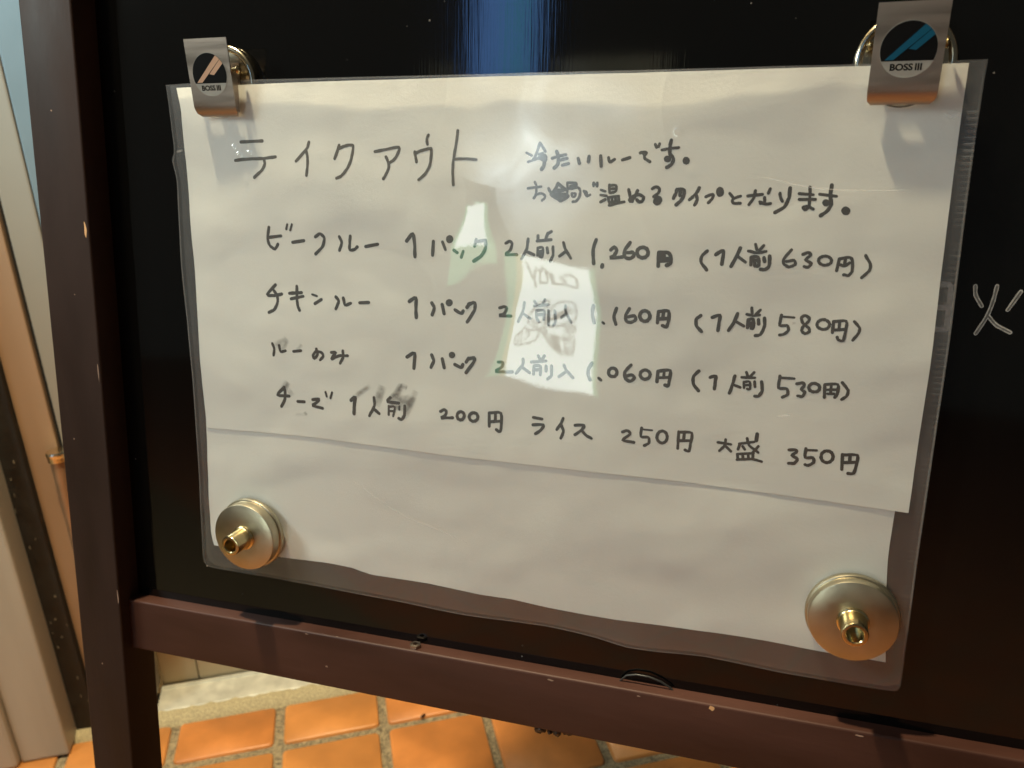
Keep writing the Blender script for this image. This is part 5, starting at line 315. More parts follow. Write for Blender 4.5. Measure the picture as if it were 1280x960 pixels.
M_glow_blue = mat("lit_blue_acrylic", (0.2, 0.4, 0.8), 0.4, emit=(0.13, 0.32, 0.80, GLOW * 0.65))
M_glow_teal = mat("lit_teal_acrylic", (0.1, 0.4, 0.4), 0.4, emit=(0.06, 0.42, 0.46, GLOW * 0.6))
M_glow_pale = mat("pale_haze_glow", (0.6, 0.7, 0.75), 0.4, emit=(0.80, 0.95, 1.0, GLOW * 0.13))  # added glow, fading outwards, to give a soft haze in the film
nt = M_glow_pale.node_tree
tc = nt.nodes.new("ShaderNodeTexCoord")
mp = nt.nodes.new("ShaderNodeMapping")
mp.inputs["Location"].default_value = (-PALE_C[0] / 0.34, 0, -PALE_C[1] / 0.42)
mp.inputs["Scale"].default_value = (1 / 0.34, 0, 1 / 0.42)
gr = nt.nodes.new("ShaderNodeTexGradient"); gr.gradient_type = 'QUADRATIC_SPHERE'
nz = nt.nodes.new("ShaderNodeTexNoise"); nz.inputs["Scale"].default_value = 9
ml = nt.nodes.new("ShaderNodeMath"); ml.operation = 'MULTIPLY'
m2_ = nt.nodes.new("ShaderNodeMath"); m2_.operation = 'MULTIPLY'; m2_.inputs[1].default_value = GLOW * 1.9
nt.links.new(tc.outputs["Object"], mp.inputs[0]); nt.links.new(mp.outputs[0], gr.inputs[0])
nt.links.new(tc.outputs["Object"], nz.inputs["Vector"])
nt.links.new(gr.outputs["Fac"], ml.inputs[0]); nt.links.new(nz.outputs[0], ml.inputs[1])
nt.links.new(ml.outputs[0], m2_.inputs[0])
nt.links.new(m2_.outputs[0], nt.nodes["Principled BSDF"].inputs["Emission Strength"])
M_sign_line = mat("sign_line_print", (0.3, 0.3, 0.3), 0.5, emit=(0.8, 0.9, 0.9, GLOW * 0.06))
M_sign_dark = mat("dark_sign_housing", (0.03, 0.03, 0.03), 0.5)

# ---------------------------------------------------------------- helpers
def tag(o, label=None, cat=None, group=None, kind=None):
    if label: o["label"] = label
    if cat: o["category"] = cat
    if group: o["group"] = group
    if kind: o["kind"] = kind
    return o

ORIGIN = {}
def board_thing(name, at, label, cat, group=None):
    o = bpy.data.objects.new(name, None)
    o.empty_display_size = 0.02
    C.objects.link(o)
    o.matrix_world = BM @ Matrix.Translation(Vector(at) / 1000)
    ORIGIN[o.name] = Vector(at)
    return tag(o, label, cat, group)

def world_thing(name, loc, label, cat, rz=0.0, group=None):
    o = bpy.data.objects.new(name, None)
    o.empty_display_size = 0.02
    C.objects.link(o)
    o.location = loc
    o.rotation_euler = (0, 0, rz)
    return tag(o, label, cat, group)

def link(name, me, parent=None, m=None, smooth=None):
    if m: me.materials.append(m)
    if smooth is not None:
        me.shade_smooth()
        me.set_sharp_from_angle(angle=R(smooth))
    o = bpy.data.objects.new(name, me)
    C.objects.link(o)
    if parent: o.parent = parent
    return o

def bpart(name, parent, verts, faces, m, smooth=None, bevel=None, seg=2, attr=None):
    """mesh in board millimetres under a board thing"""
    og = ORIGIN[parent.name] if parent.name in ORIGIN else ORIGIN[parent.parent.name]
    me = bpy.data.meshes.new(name)
    me.from_pydata([tuple((Vector(v) - og) / 1000) for v in verts], [], faces)
    if bevel:
        bm = bmesh.new(); bm.from_mesh(me)
        bmesh.ops.recalc_face_normals(bm, faces=bm.faces)
        bmesh.ops.bevel(bm, geom=list(bm.edges), offset=bevel / 1000, segments=seg, affect='EDGES', profile=0.6)
        bm.to_mesh(me); bm.free()
    if attr is not None:
        a = me.attributes.new("ink_amount", 'FLOAT', 'POINT')
        for i, v in enumerate(attr): a.data[i].value = v
    me.update()
    return link(name, me, parent, m, smooth)

def box(x0, x1, y0, y1, z0, z1):
    v = [(x0,y0,z0),(x1,y0,z0),(x1,y1,z0),(x0,y1,z0),(x0,y0,z1),(x1,y0,z1),(x1,y1,z1),(x0,y1,z1)]
    f = [(0,3,2,1),(4,5,6,7),(0,1,5,4),(1,2,6,5),(2,3,7,6),(3,0,4,7)]
    return v, f

def wpart(name, parent, verts, faces, m, smooth=None, bevel=None, seg=2):
    me = bpy.data.meshes.new(name)
    me.from_pydata([tuple(v) for v in verts], [], faces)
    bm = bmesh.new(); bm.from_mesh(me)
    bmesh.ops.recalc_face_normals(bm, faces=bm.faces)
    if bevel:
        bmesh.ops.bevel(bm, geom=list(bm.edges), offset=bevel, segments=seg, affect='EDGES', profile=0.6)
    bm.to_mesh(me); bm.free()
    return link(name, me, parent, m, smooth)

def lathe(profile, n=72, cx=0, cy=0, wobble=None):
    vs, fs = [], []
    for (r, w) in profile:
        for k in range(n):
            a = 2 * math.pi * k / n
            vs.append((cx + r * math.cos(a), cy + r * math.sin(a), w))
    for i in range(len(profile) - 1):
        for k in range(n):
            k2 = (k + 1) % n
            fs.append((i*n+k, i*n+k2, (i+1)*n+k2, (i+1)*n+k))
    return vs, fs

# gentle relief of the sheets lying in the pouch (millimetres off the board)
def base_w(x, y): return 1.0 + LIFT * min(max(y, 0), 222) / 222
def relief(x, y):
    e = 0.30 * math.sin(y / 15.0 + x / 62.0 + 0.8) + 0.20 * math.sin(y / 8.5 - x / 37.0 + 2.0) + 0.16 * math.sin(x / 17.0 + y / 40.0)
    e += 0.55 * (noise.noise(Vector((x / 34.0, y / 20.0, 3.1)))) + 0.16 * noise.noise(Vector((x / 11.0, y / 9.0, 7.7)))
    return max(-0.33, e * WAVE)
def sheet_w(x, y): return base_w(x, y) + relief(x, y)

def film_extra(x, y):
    # slow swell of the plastic, plus a few tighter ripples away from the middle
    side = min(1.0, abs(x - 178) / 90.0)
    top = min(1.0, max(0.0, (y - 150) / 60.0))
    return (1.75 + 0.42 * noise.noise(Vector((x / 75.0, y / 90.0, 9.3)))
            + (0.10 + 0.25 * max(side, top)) * noise.noise(Vector((x / 26.0, y / 22.0, 2.2))))
DIMPLES = [(35.4, 194.8, 0.8, 0.7), (37.6, 191.6, 1.0, 0.9), (42.6, 192.6, 0.8, 0.7), (217.5, 199.5, 0.9, 0.7)]
def film_w(x, y):
    w = base_w(x, y) + film_extra(x, y)
    for (dx, dy, r, a) in DIMPLES:
        d2 = ((x - dx) ** 2 + (y - dy) ** 2) / (r * r)
        if d2 < 9: w += a * math.exp(-d2)
    return w

def resample(pts, n):
    L = [0]
    for a, b in zip(pts, pts[1:]): L.append(L[-1] + math.dist(a, b))
    out = []; j = 0
    for i in range(n + 1):
        t = L[-1] * i / n
        while j < len(L) - 2 and L[j+1] < t: j += 1
        f = 0 if L[j+1] == L[j] else (t - L[j]) / (L[j+1] - L[j])
        out.append((pts[j][0] + (pts[j+1][0]-pts[j][0]) * f, pts[j][1] + (pts[j+1][1]-pts[j][1]) * f))
    return out

def coons(B, nx, ny, wf):
    t, b, l, r = resample(B['top'], nx), resample(B['bottom'], nx), resample(B['left'], ny), resample(B['right'], ny)
    vs = []
    for j in range(ny + 1):
        v = j / ny
        for i in range(nx + 1):
            u = i / nx
            p = []
            for k in (0, 1):
                p.append((1-v)*b[i][k] + v*t[i][k] + (1-u)*l[j][k] + u*r[j][k]
                         - ((1-u)*(1-v)*b[0][k] + u*(1-v)*b[nx][k] + (1-u)*v*t[0][k] + u*v*t[nx][k]))
            vs.append((p[0], p[1], wf(p[0], p[1])))
    fs = [(j*(nx+1)+i, j*(nx+1)+i+1, (j+1)*(nx+1)+i+1, (j+1)*(nx+1)+i) for j in range(ny) for i in range(nx)]
    return vs, fs

def thicken(vs, fs, nx, ny, th):
    """close a sheet grid into a thin slab"""
    n = len(vs)
    vs2 = vs + [(x, y, w - th) for x, y, w in vs]
    fs2 = fs + [tuple(n + i for i in reversed(f)) for f in fs]
    g = lambda i, j: j * (nx + 1) + i
    loop = [g(i, 0) for i in range(nx)] + [g(nx, j) for j in range(ny)] + [g(i, ny) for i in range(nx, 0, -1)] + [g(0, j) for j in range(ny, 0, -1)]
    for a, b in zip(loop, loop[1:] + loop[:1]): fs2.append((a, n + a, n + b, b))
    return vs2, fs2

def ribbon(pts, w, wf, vs, fs, vary=0.12, lift=0.0):
    """flat pen stroke with round ends, following the surface wf"""
    if len(pts) < 2: return
    if len(pts) == 2:
        a, b = pts
        n = max(2, int(math.dist(a, b) / 1.5))
        pts = [(a[0] + (b[0]-a[0])*i/n, a[1] + (b[1]-a[1])*i/n) for i in range(n + 1)]
    n = len(pts); rows = []
    for i in range(n):
        a = pts[max(0, i-1)]; b = pts[min(n-1, i+1)]
        dx, dy = b[0]-a[0], b[1]-a[1]
        d = math.hypot(dx, dy) or 1e-6
        h = w / 2 * (1 + vary * (random.random() - 0.5) + 0.06 * math.sin(i * 1.3))
        rows.append((pts[i], (-dy/d*h, dx/d*h), h, (dx/d, dy/d)))
    s = len(vs)
    for (p, nrm, h, tg) in rows:
        for sg in (1, -1):
            x, y = p[0] + sg*nrm[0], p[1] + sg*nrm[1]
            vs.append((x, y, wf(x, y) + lift))
    for i in range(n - 1):
        fs.append((s+2*i, s+2*i+1, s+2*i+3, s+2*i+2))
    for (row, sg, ia, ib) in ((rows[0], -1, s, s+1), (rows[-1], 1, s+2*n-2, s+2*n-1)):
        p, nrm, h, tg = row
        idx = []
        for k in range(1, 6):
            a = math.pi * k / 6
            x = p[0] + nrm[0]*math.cos(a) + sg*tg[0]*h*math.sin(a)
            y = p[1] + nrm[1]*math.cos(a) + sg*tg[1]*h*math.sin(a)
            idx.append(len(vs)); vs.append((x, y, wf(x, y) + lift))
        f = [ia] + idx + [ib]
        fs.append(tuple(f) if sg < 0 else tuple(reversed(f)))

def soft_ribbon(pts, w, wf, vs, fs, at, alpha, lift=0.0):
    n = len(pts); s = len(vs)
    for i in range(n):
        a = pts[max(0, i-1)]; b = pts[min(n-1, i+1)]
        dx, dy = b[0]-a[0], b[1]-a[1]
        d = math.hypot(dx, dy) or 1e-6
        endf = math.sin(math.pi * (i + 0.35) / (n - 0.3)) ** 0.6
        for k, c in zip((-1, -0.55, 0, 0.55, 1), (0, 0.55, 1, 0.55, 0)):
            x, y = p = (pts[i][0] - dy/d*w/2*k, pts[i][1] + dx/d*w/2*k)
            vs.append((x, y, wf(x, y) + lift)); at.append(alpha * c * endf)
    for i in range(n - 1):
        for k in range(4):
            q = s + i*5 + k
            fs.append((q, q+5, q+6, q+1))

# ---------------------------------------------------------------- floor (u,v frame of the shop front: turned 31 degrees)
RZ = R(31)
U0, P = -0.0265, 0.1015
ground = world_thing("floor", (0, 0, FLOOR), None, None, RZ)
tag(ground, "terracotta tiled ground of the shop entrance", kind="structure")
v, f = box(-6, 6, -6, 4, -0.05, -0.0035)
gb = wpart("mortar_bed", ground, v, f, M_mortar)
# beyond the built tiles the pattern goes on in the material
nt = M_mortar.node_tree
bs = nt.nodes["Principled BSDF"]
tc = nt.nodes.new("ShaderNodeTexCoord")
mp = nt.nodes.new("ShaderNodeMapping")
mp.inputs["Location"].default_value = (-U0 + P/2 + 0.046 - 0.0506, -0.177 + 0.0506 - 0.046 + 0.046, 0)
br = nt.nodes.new("ShaderNodeTexBrick")
br.offset = 0
br.inputs["Scale"].default_value = 1
br.inputs["Brick Width"].default_value = P
br.inputs["Row Height"].default_value = P
br.inputs["Mortar Size"].default_value = 0.005
br.inputs["Color1"].default_value = (0.45, 0.15, 0.05, 1)
br.inputs["Color2"].default_value = (0.38, 0.12, 0.04, 1)
nt.links.new(tc.outputs["Object"], mp.inputs[0])
nt.links.new(mp.outputs[0], br.inputs["Vector"])
old = bs.inputs["Base Color"].links[0].from_socket
nt.links.new(old, br.inputs["Mortar"])
sx = nt.nodes.new("ShaderNodeSeparateXYZ")
nt.links.new(tc.outputs["Object"], sx.inputs[0])
lt = nt.nodes.new("ShaderNodeMath"); lt.operation = 'LESS_THAN'; lt.inputs[1].default_value = -0.55
nt.links.new(sx.outputs[1], lt.inputs[0])
mxx = nt.nodes.new("ShaderNodeMix"); mxx.data_type = 'RGBA'
nt.links.new(lt.outputs[0], mxx.inputs["Factor"])
nt.links.new(old, mxx.inputs["A"]); nt.links.new(br.outputs["Color"], mxx.inputs["B"])
nt.links.new(mxx.outputs["Result"], bs.inputs["Base Color"])

def tile_mesh(w, d, name, m):
    me = bpy.data.meshes.new(name)
    rings = []
    for (ins, z) in ((0.0, -0.006), (0.0, -0.0012), (0.0012, 0.0)):
        ring = []
        r = 0.004
        for (cx, cy, a0) in ((w/2-r, d/2-r, 0), (-w/2+r, d/2-r, 90), (-w/2+r, -d/2+r, 180), (w/2-r, -d/2+r, 270)):
            for k in range(3):
                a = R(a0 + 45 * k)
                ring.append((cx + (r-ins)*math.cos(a), cy + (r-ins)*math.sin(a), z))
        rings.append(ring)
    vs = [p for r_ in rings for p in r_]
    fs = []
    n = 12
    for i in range(2):
        for k in range(n):
            fs.append((i*n+k, i*n+(k+1) % n, (i+1)*n+(k+1) % n, (i+1)*n+k))
    fs.append(tuple(2*n+k for k in range(n)))
    me.from_pydata(vs, [], fs)
    me.materials.append(m)
    me.shade_smooth(); me.set_sharp_from_angle(angle=R(50))
    return me
full = [tile_mesh(0.0925, 0.0925, "tile", M_tile), tile_mesh(0.0922, 0.0925, "tile", M_tile_b), tile_mesh(0.0918, 0.092, "tile", M_tile)]
cut = [tile_mesh(0.0925, 0.0515, "cut_tile", M_tile), tile_mesh(0.0925, 0.0515, "cut_tile", M_tile_b)]
for j in range(-7, 2):
    for i in range(-6, 14):
        me = (random.choice(cut) if j == 1 else random.choice(full))
        o = bpy.data.objects.new("tile", me)
        C.objects.link(o); o.parent = ground
        vv = 0.2265 + P * (j - 0) if j < 1 else 0.3075
        o.location = (U0 + P * (i + 0.5) + random.uniform(-.0007, .0007), vv + random.uniform(-.0006, .0006) + (0 if j == 1 else 0), random.uniform(-.0006, .0004))
        o.rotation_euler = (random.uniform(-.004, .004), random.uniform(-.004, .004), random.uniform(-.006, .006))
# lumpy mortar fillet along the sill
vs, fs = [], []
n = 270
for i in range(n + 1):
    u = -0.235 + 1.63 * i / n
    for k, (dv, h) in enumerate(((0.0, -0.0035), (0.004, 0.002), (0.010, 0.005), (0.016, 0.005))):
        nz = noise.noise(Vector((u * 120, k * 2.3, 1.0)))
        nz2 = noise.noise(Vector((u * 400, k * 5.3, 4.0)))
        vs.append((u, 0.3345 + dv + 0.0020 * nz, h + 0.0018 * nz + 0.0012 * nz2))
for i in range(n):
    for k in range(3):
        a = i * 4 + k
        fs.append((a, a + 4, a + 5, a + 1))
M_fillet = mat("sandy_fillet_mortar", (0.40, 0.33, 0.19), 0.95, noise_scale=620, noise_amt=0.45, bump=0.8, bump_scale=420)
wpart("mortar_fillet", ground, vs, fs, M_fillet, smooth=60)
vs, fs = [], []

# grains of grit caught in the joints: nobody could count them
gv, gf = [], []
for _ in range(900):
    if random.random() < 0.5:
        u = U0 + P * random.randint(-3, 4) + random.gauss(0, .0022); w_ = random.uniform(.12, .335)
    else:
        u = random.uniform(-.3, .45); w_ = random.choice((0.1757, 0.2770, 0.3365)) + random.gauss(0, .0022)
    r = random.uniform(.0005, .0013)
    s = len(gv)
    for d in ((r,0,0),(-r,0,0),(0,r,0),(0,-r,0),(0,0,r),(0,0,-r)):
        gv.append((u + d[0]*random.uniform(.6,1.3), w_ + d[1]*random.uniform(.6,1.3), -.0030 + d[2]*random.uniform(.6,1.2)))
    for t_ in ((0,2,4),(2,1,4),(1,3,4),(3,0,4)): gf.append(tuple(s + q for q in t_))
M_grit = mat("pale_grit", (0.34, 0.28, 0.17), 0.7, noise_scale=90, noise_amt=0.7)
g = wpart("joint_grit", ground, gv, gf, M_grit)
g["kind"] = "stuff"

# ---------------------------------------------------------------- shop front behind the board
H = 1.6
front = world_thing("shop_front", (0, 0, FLOOR), "shop entrance front with pale jamb and cream tiles behind the leaning board", "shop front", RZ)
def fpart(name, u0, u1, v0, v1, z0, z1, m, bevel=0.0012, label=None):
    v, f = box(u0, u1, v0, v1, z0, z1)
    o = wpart(name, front, v, f, m, bevel=bevel)
    if label: o["label"] = label
    return o
fpart("door_jamb", -0.2655, -0.2229, 0.3180, 0.38, 0.0005, H, M_jamb, 0.0025)
fpart("jamb_moulding", -0.60, -0.2660, 0.3120, 0.38, 0.0005, H, M_jamb, 0.004)
o = fpart("rubber_strip", -0.2225, -0.1905-0.0135, 0.345, 0.378, 0.004, H, M_strip, 0.001, "grimy black rubber strip between jamb and door leaf")
fpart("door_leaf", -0.2037, -0.1775, 0.352, 0.39, 0.012, H, M_door_tan, 0.0015, "narrow tan door leaf beside the black strip")
fpart("joint_strip", -0.1775, -0.1735, 0.358, 0.388, 0.012, H, M_gap, 0.0004)
fpart("door_leaf", -0.1735, -0.1500, 0.352, 0.39, 0.012, H, M_door, 0.0015, "grey door leaf catching blue light at the top")
fpart("fascia_panel", -0.1492, 1.40, 0.352, 0.3895, 0.16, H, M_fascia, 0.0015, "pale panel above the sill catching blue light")
# pale flecks and scuffs low on the strip
for _ in range(16):
    u = random.uniform(-0.2215, -0.205); z = random.uniform(0.03, 0.30)
    su, sz = random.uniform(.0005, .0016), random.uniform(.001, .004)
    v, f = box(u - su/2, u + su/2, 0.3447, 0.3452, z, z + sz)
    wpart("paint_fleck", front, v, f, M_fleck)
# sill: a channel with a raised back lip
prof = [(0.3515, -0.003), (0.3515, 0.0026), (0.3530, 0.0040), (0.3835, 0.0046), (0.3845, 0.0062), (0.3880, 0.0062), (0.3882, -0.003)]
vs = [(u, a, b) for u in (-0.1495, 1.40) for a, b in prof]
n = len(prof)
fs = [tuple(reversed(range(n))), tuple(range(n, 2*n))] + [(k, (k+1) % n, n + (k+1) % n, n + k) for k in range(n)]
wpart("door_sill", front, vs, fs, M_alu)
# cream tiles above the sill, each its own
fpart("wall_core", -0.1495, 1.40, 0.398, 0.44, 0.0, H, M_gap, 0.0005)
ct = {}
for row in range(0, 2):
    for i in range(0, 11):
        u0 = -0.1495 + 0.037 if i else -0.1495
        a = -0.1490 if i == 0 else -0.1115 + (i - 1) * 0.148
        b = -0.1125 if i == 0 else a + 0.1465
        z0 = 0.0035 + row * 0.0990
        v, f = box(a, b, 0.3905 + random.uniform(-.0004, .0004), 0.3985, z0, z0 + 0.0975)
        wpart("wall_tile", front, v, f, M_cream_tile, bevel=0.0010)
# dirt and rubble at the foot of the black strip
vs, fs = [], []
for i in range(13):
    for j in range(9):
        u = -0.2225 + 0.075 * i / 12; w_ = 0.335 + 0.03 * j / 8
        e = math.sin(math.pi * i / 12) * math.sin(math.pi * j / 8)
        vs.append((u, w_, -0.004 + e * (0.009 + 0.006 * noise.noise(Vector((u*150, w_*150, 2))) + 0.004 * noise.noise(Vector((u*500, w_*500, 5))))))
for i in range(12):
    for j in range(8):
        a = i * 9 + j
        fs.append((a, a + 9, a + 10, a + 1))
M_rub = mat("grey_old_mortar", (0.24, 0.20, 0.13), 0.9, noise_scale=220, noise_amt=0.6, bump=1.0, bump_scale=300)
wpart("mortar_rubble", front, vs, fs, M_rub, smooth=40)

# guard pipe beside the door
pp = world_thing("guard_pipe", (0, 0, FLOOR), "thin brown pipe with a shiny flat cap standing before the door leaf", "pipe", RZ)
pu, pv = -0.1758, 0.3415
def wl(prof, n=32): 
    v, f = lathe(prof, n, pu, pv)
    return v, f
v, f = wl([(0.0068, 0.002), (0.0068, 0.2985)])
wpart("tube", pp, v, f, M_pipe, smooth=30)
v, f = wl([(0.0072, 0.2985), (0.0082, 0.2990), (0.0082, 0.3030), (0.0086, 0.3036), (0.0088, 0.3062), (0.0080, 0.3078), (0.0001, 0.3086)])
wpart("cap", pp, v, f, M_cap, smooth=30)

# ---------------------------------------------------------------- the sign board
sb = board_thing("standing_sign_board", (180, -391, -8), "black glossy sign board in a dark brown wooden frame, leaning on its two legs", "sign board")
v, f = box(-48, 425, -34, 640, -7, 0)
bpart("board_panel", sb, v, f, M_board)
def post(x_lo, x_hi, w, name):
    # x_lo/x_hi: left edge at the foot (y=-391) and at the top (y=640)
    vs = []
    for z in (-8, 13):
        vs += [(x_lo, -391 - (3 if z > 0 else 0), z), (x_lo + w[0], -391 - (3 if z > 0 else 0), z), (x_hi + w[1], 640, z), (x_hi, 640, z)]
    fs = [(0,3,2,1),(4,5,6,7),(0,1,5,4),(1,2,6,5),(2,3,7,6),(3,0,4,7)]
    return bpart(name, sb, vs, fs, M_post, bevel=1.2, seg=3, smooth=40)
post(-77.3, -56.0, (24.6, 31.0), "post")
post(425.0, 405.0, (26, 30), "post")
def rail(y_l, name, x0=-44.5, x1=423, h=(27.2, 26.0), front_w=7.0):
    def yt(x): return y_l + (x + 43) * 0.0225
    vs = []
    for z in (-14, front_w):
        vs += [(x0, yt(x0) - h[0], z), (x1, yt(x1) - h[1], z), (x1, yt(x1), z), (x0, yt(x0), z)]
    fs = [(0,3,2,1),(4,5,6,7),(0,1,5,4),(1,2,6,5),(2,3,7,6),(3,0,4,7)]
    return bpart(name, sb, vs, fs, M_rail, bevel=1.1, seg=3, smooth=40)
rl = rail(-24.4, "rail")
rail(560, "rail")
# chips where the paint has come off
def chip(x, y, w, sx, sy, parent=sb, m=M_chip):
    vs = [(x, y, w + 0.06)]
    n = 9
    for k in range(n):
        a = 2*math.pi*k/n
        rr = random.uniform(.6, 1.15)
        vs.append((x + sx*rr*math.cos(a), y + sy*rr*math.sin(a), w + 0.05))
    bpart("paint_chip", parent, vs, [(0, k+1, (k+1) % n + 1) for k in range(n)], m)
chip(244, -19.4, 7.0, 1.2, 1.1)
chip(-40.0, 159, 13.0, 0.7, 4.5)
M_scuff = mat("pale_scuffed_paint", (0.30, 0.20, 0.15), 0.7, noise_scale=200)
for (x, y, w, a, b) in ((178, -21.4, 7, 1.5, .5), (215, -20.6, 7, .8, .4), (-41, 95, 13, .35, 5), (-43.3, -20, 13, .3, 4), (60, -23.2, 7, 1.1, .35), (298, -18.4, 7, 1.6, .4), (-52, 210, 13, .5, .4), (-60, 60, 13, .35, .5), (-58, -60, 13, .5, .5), (70, -38, 7, .7, .5), (-50, 130, 13, .3, .3)):
    chip(x, y, w, a, b, m=M_scuff)
# a small nut lying on the rail
nut = board_thing("steel_nut", (114, -21.0, 4), "small grey nut lying on top of the lower rail", "nut")
v, f = lathe([(0.9, 0), (2.6, 0), (2.6, 1.7), (1.2, 1.9), (1.2, 0.2)], 6)
v = [(114 + a, -20.9 + c * 0.9, 3.6 + b) for a, b, c in v]
bpart("nut_body", nut, v, f, M_steel, smooth=20)
# loop of wire poking up behind the rail
wl_ = board_thing("wire_loop", (213, -20, 1), "thin black wire loop poking up above the lower rail near its middle", "wire")
import mathutils
pts = [(205, -23, 1.4), (206.5, -18.6, 1.6), (209, -15.6, 1.8), (213, -14.3, 2.0), (218, -14.2, 2.0), (223, -15.4, 1.8), (227, -17.5, 1.6), (230, -20.6, 1.4), (231, -24, 1.2)]
vs, fs = [], []
for i, p in enumerate(pts):
    a = Vector(pts[max(0, i-1)]); b = Vector(pts[min(len(pts)-1, i+1)])
    t = (b - a).normalized(); s1 = t.cross(Vector((0, 0, 1))).normalized(); s2 = t.cross(s1)
    for k in range(8):
        q = Vector(p) + 0.42 * (math.cos(k*math.pi/4) * s1 + math.sin(k*math.pi/4) * s2)
        vs.append(tuple(q))
for i in range(len(pts) - 1):
    for k in range(8):
        fs.append((i*8+k, i*8+(k+1) % 8, (i+1)*8+(k+1) % 8, (i+1)*8+k))
bpart("wire", wl_, vs, fs, M_wire, smooth=60)

# writing on the black board
def chalk(name, strokes, w, label):
    vs, fs = [], []
    for k, s in enumerate(strokes): ribbon(s, w, lambda x, y: 0.0, vs, fs, 0.08, 0.05 + 0.01 * k)
    o = bpart(name, sb, vs, fs, M_chalk); o["label"] = label
    vs, fs = [], []
    for k, s in enumerate(strokes): ribbon(s, w * 0.42, lambda x, y: 0.0, vs, fs, 0.5, 0.10 + 0.01 * k)
    q = bpart("pen_stroke_core", o, vs, fs, M_chalk_in)
    return o
chalk("chalk_character", CHALK, 1.25, "white chalk pen character right of the pouch")
vs, fs = [], []
for k, s in enumerate(CHALK2): ribbon(s, 1.7, lambda x, y: 0.0, vs, fs, 0.5, 0.05 + 0.01 * k)
o = bpart("chalk_character", sb, vs, fs, M_chalk); o["label"] = "faint chalk character showing through the pouch edge"

# ---------------------------------------------------------------- sheets, writing and pouch
bk = board_thing("backing_sheet", (150, 0, 1), "plain white sheet showing below the handwritten one, held by both knob magnets", "paper sheet")
NX, NY = 124, 84
vs, fs = coons(BACK, NX, NY, lambda x, y: sheet_w(x, y) - 0.38)
vs, fs = thicken(vs, fs, NX, NY, 0.10)
bpart("paper", bk, vs, fs, M_paper2, smooth=50)
ms = board_thing("menu_sheet", (150, 100, 3), "handwritten Japanese takeout price sheet filling the upper part of the pouch", "menu")
NX, NY = 150, 90
vs, fs = coons(SHEET, NX, NY, sheet_w)
vs, fs = thicken(vs, fs, NX, NY, 0.10)
paper = bpart("paper", ms, vs, fs, M_paper, smooth=50)
ROWS = [("heading", "heading row, the largest and thinnest pen letters"),
        ("writing_line", "short first note line at the top right"),
        ("writing_line", "longer second note line under the first at the top right"),
        ("writing_line", "topmost of the priced rows, ending in 630"),
        ("writing_line", "second priced row from the top, ending in 580"),
        ("writing_line", "third priced row from the top, ending in 530"),
        ("writing_line", "smeared start of the bottom row"),
        ("writing_line", "clean rest of the bottom row, ending in 350")]
for (name, label), items in zip(ROWS, WRITING):
    vs, fs = [], []
    for k, (w, pts) in enumerate(items):
        lift = 0.030 + 0.004 * (k % 14)
        if w > 0:
            ribbon(pts, w * 1.2, sheet_w, vs, fs, 0.14, lift)
        else:
            s = len(vs)
            cx = sum(p[0] for p in pts) / len(pts); cy = sum(p[1] for p in pts) / len(pts)
            vs.append((cx, cy, sheet_w(cx, cy) + lift + 0.002))
            for p in pts: vs.append((p[0], p[1], sheet_w(*p) + lift + 0.002))
            n = len(pts)
            for i in range(n): fs.append((s, s + 1 + i, s + 1 + (i + 1) % n))
    o = bpart(name, ms, vs, fs, M_ink_thin if name == 'heading' else M_ink)
    o["label"] = label
for group, lab in ((SMEARS[:3], "grey smear over the third priced row"), (SMEARS[3:5], "soft grey smear above the first letter of the bottom row"), (SMEARS[5:13], "broad grey smears dragged up and right from the bottom row"), (SMEARS[13:15], "faint smudge below the bottom row"), (SMEARS[15:], "small smudge before the 80 of the second row")):
    vs, fs, at = [], [], []
    for k, (w, a, pts) in enumerate(group): soft_ribbon(pts, w, sheet_w, vs, fs, at, a, 0.10 + 0.012 * k)
    o = bpart("ink_smear", ms, vs, fs, M_smear, attr=at); o["label"] = lab

pc = board_thing("document_pouch", (150, 0, 1), "clear plastic document pouch fixed to the black board by two clips and two knob magnets", "document pouch")
NX, NY = 470, 336
vs, fs = coons(FILM, NX, NY, film_w)
bpart("front_film", pc, vs, fs, M_film, smooth=180)
NX, NY = 60, 44
vs, fs = coons(FILM, NX, NY, lambda x, y: base_w(x, y) - 0.95)
bpart("back_film", pc, vs, fs, M_film_back, smooth=180)
# bright cut edge of the film
def rim(pts, w, a, parent=pc):
    vs, fs, at = [], [], []
    soft_ribbon(resample(pts, max(8, len(pts))), w, film_w, vs, fs, at, a, 0.12)
    return vs, fs, at
av, af, aa = [], [], []
for pts, w, a in ((FILM['top'], 0.8, 0.15), (FILM['right'], 0.9, 0.18), (FILM['bottom'], 0.7, 0.12), (FILM['left'], 0.8, 0.14)):
    q = resample(pts, 70)
    # keep just inside the edge
    cx, cy = 155, 110
    q = [(x + (0.4 if x < 60 and pts is FILM['left'] else (-0.4 if pts is FILM['right'] else 0)), y + (0.3 if pts is FILM['bottom'] else (-0.3 if pts is FILM['top'] else 0))) for x, y in q]
    soft_ribbon(q, w, film_w, av, af, aa, a, 0.10)
o = bpart("sealed_edge", pc, av, af, M_rib, attr=aa)
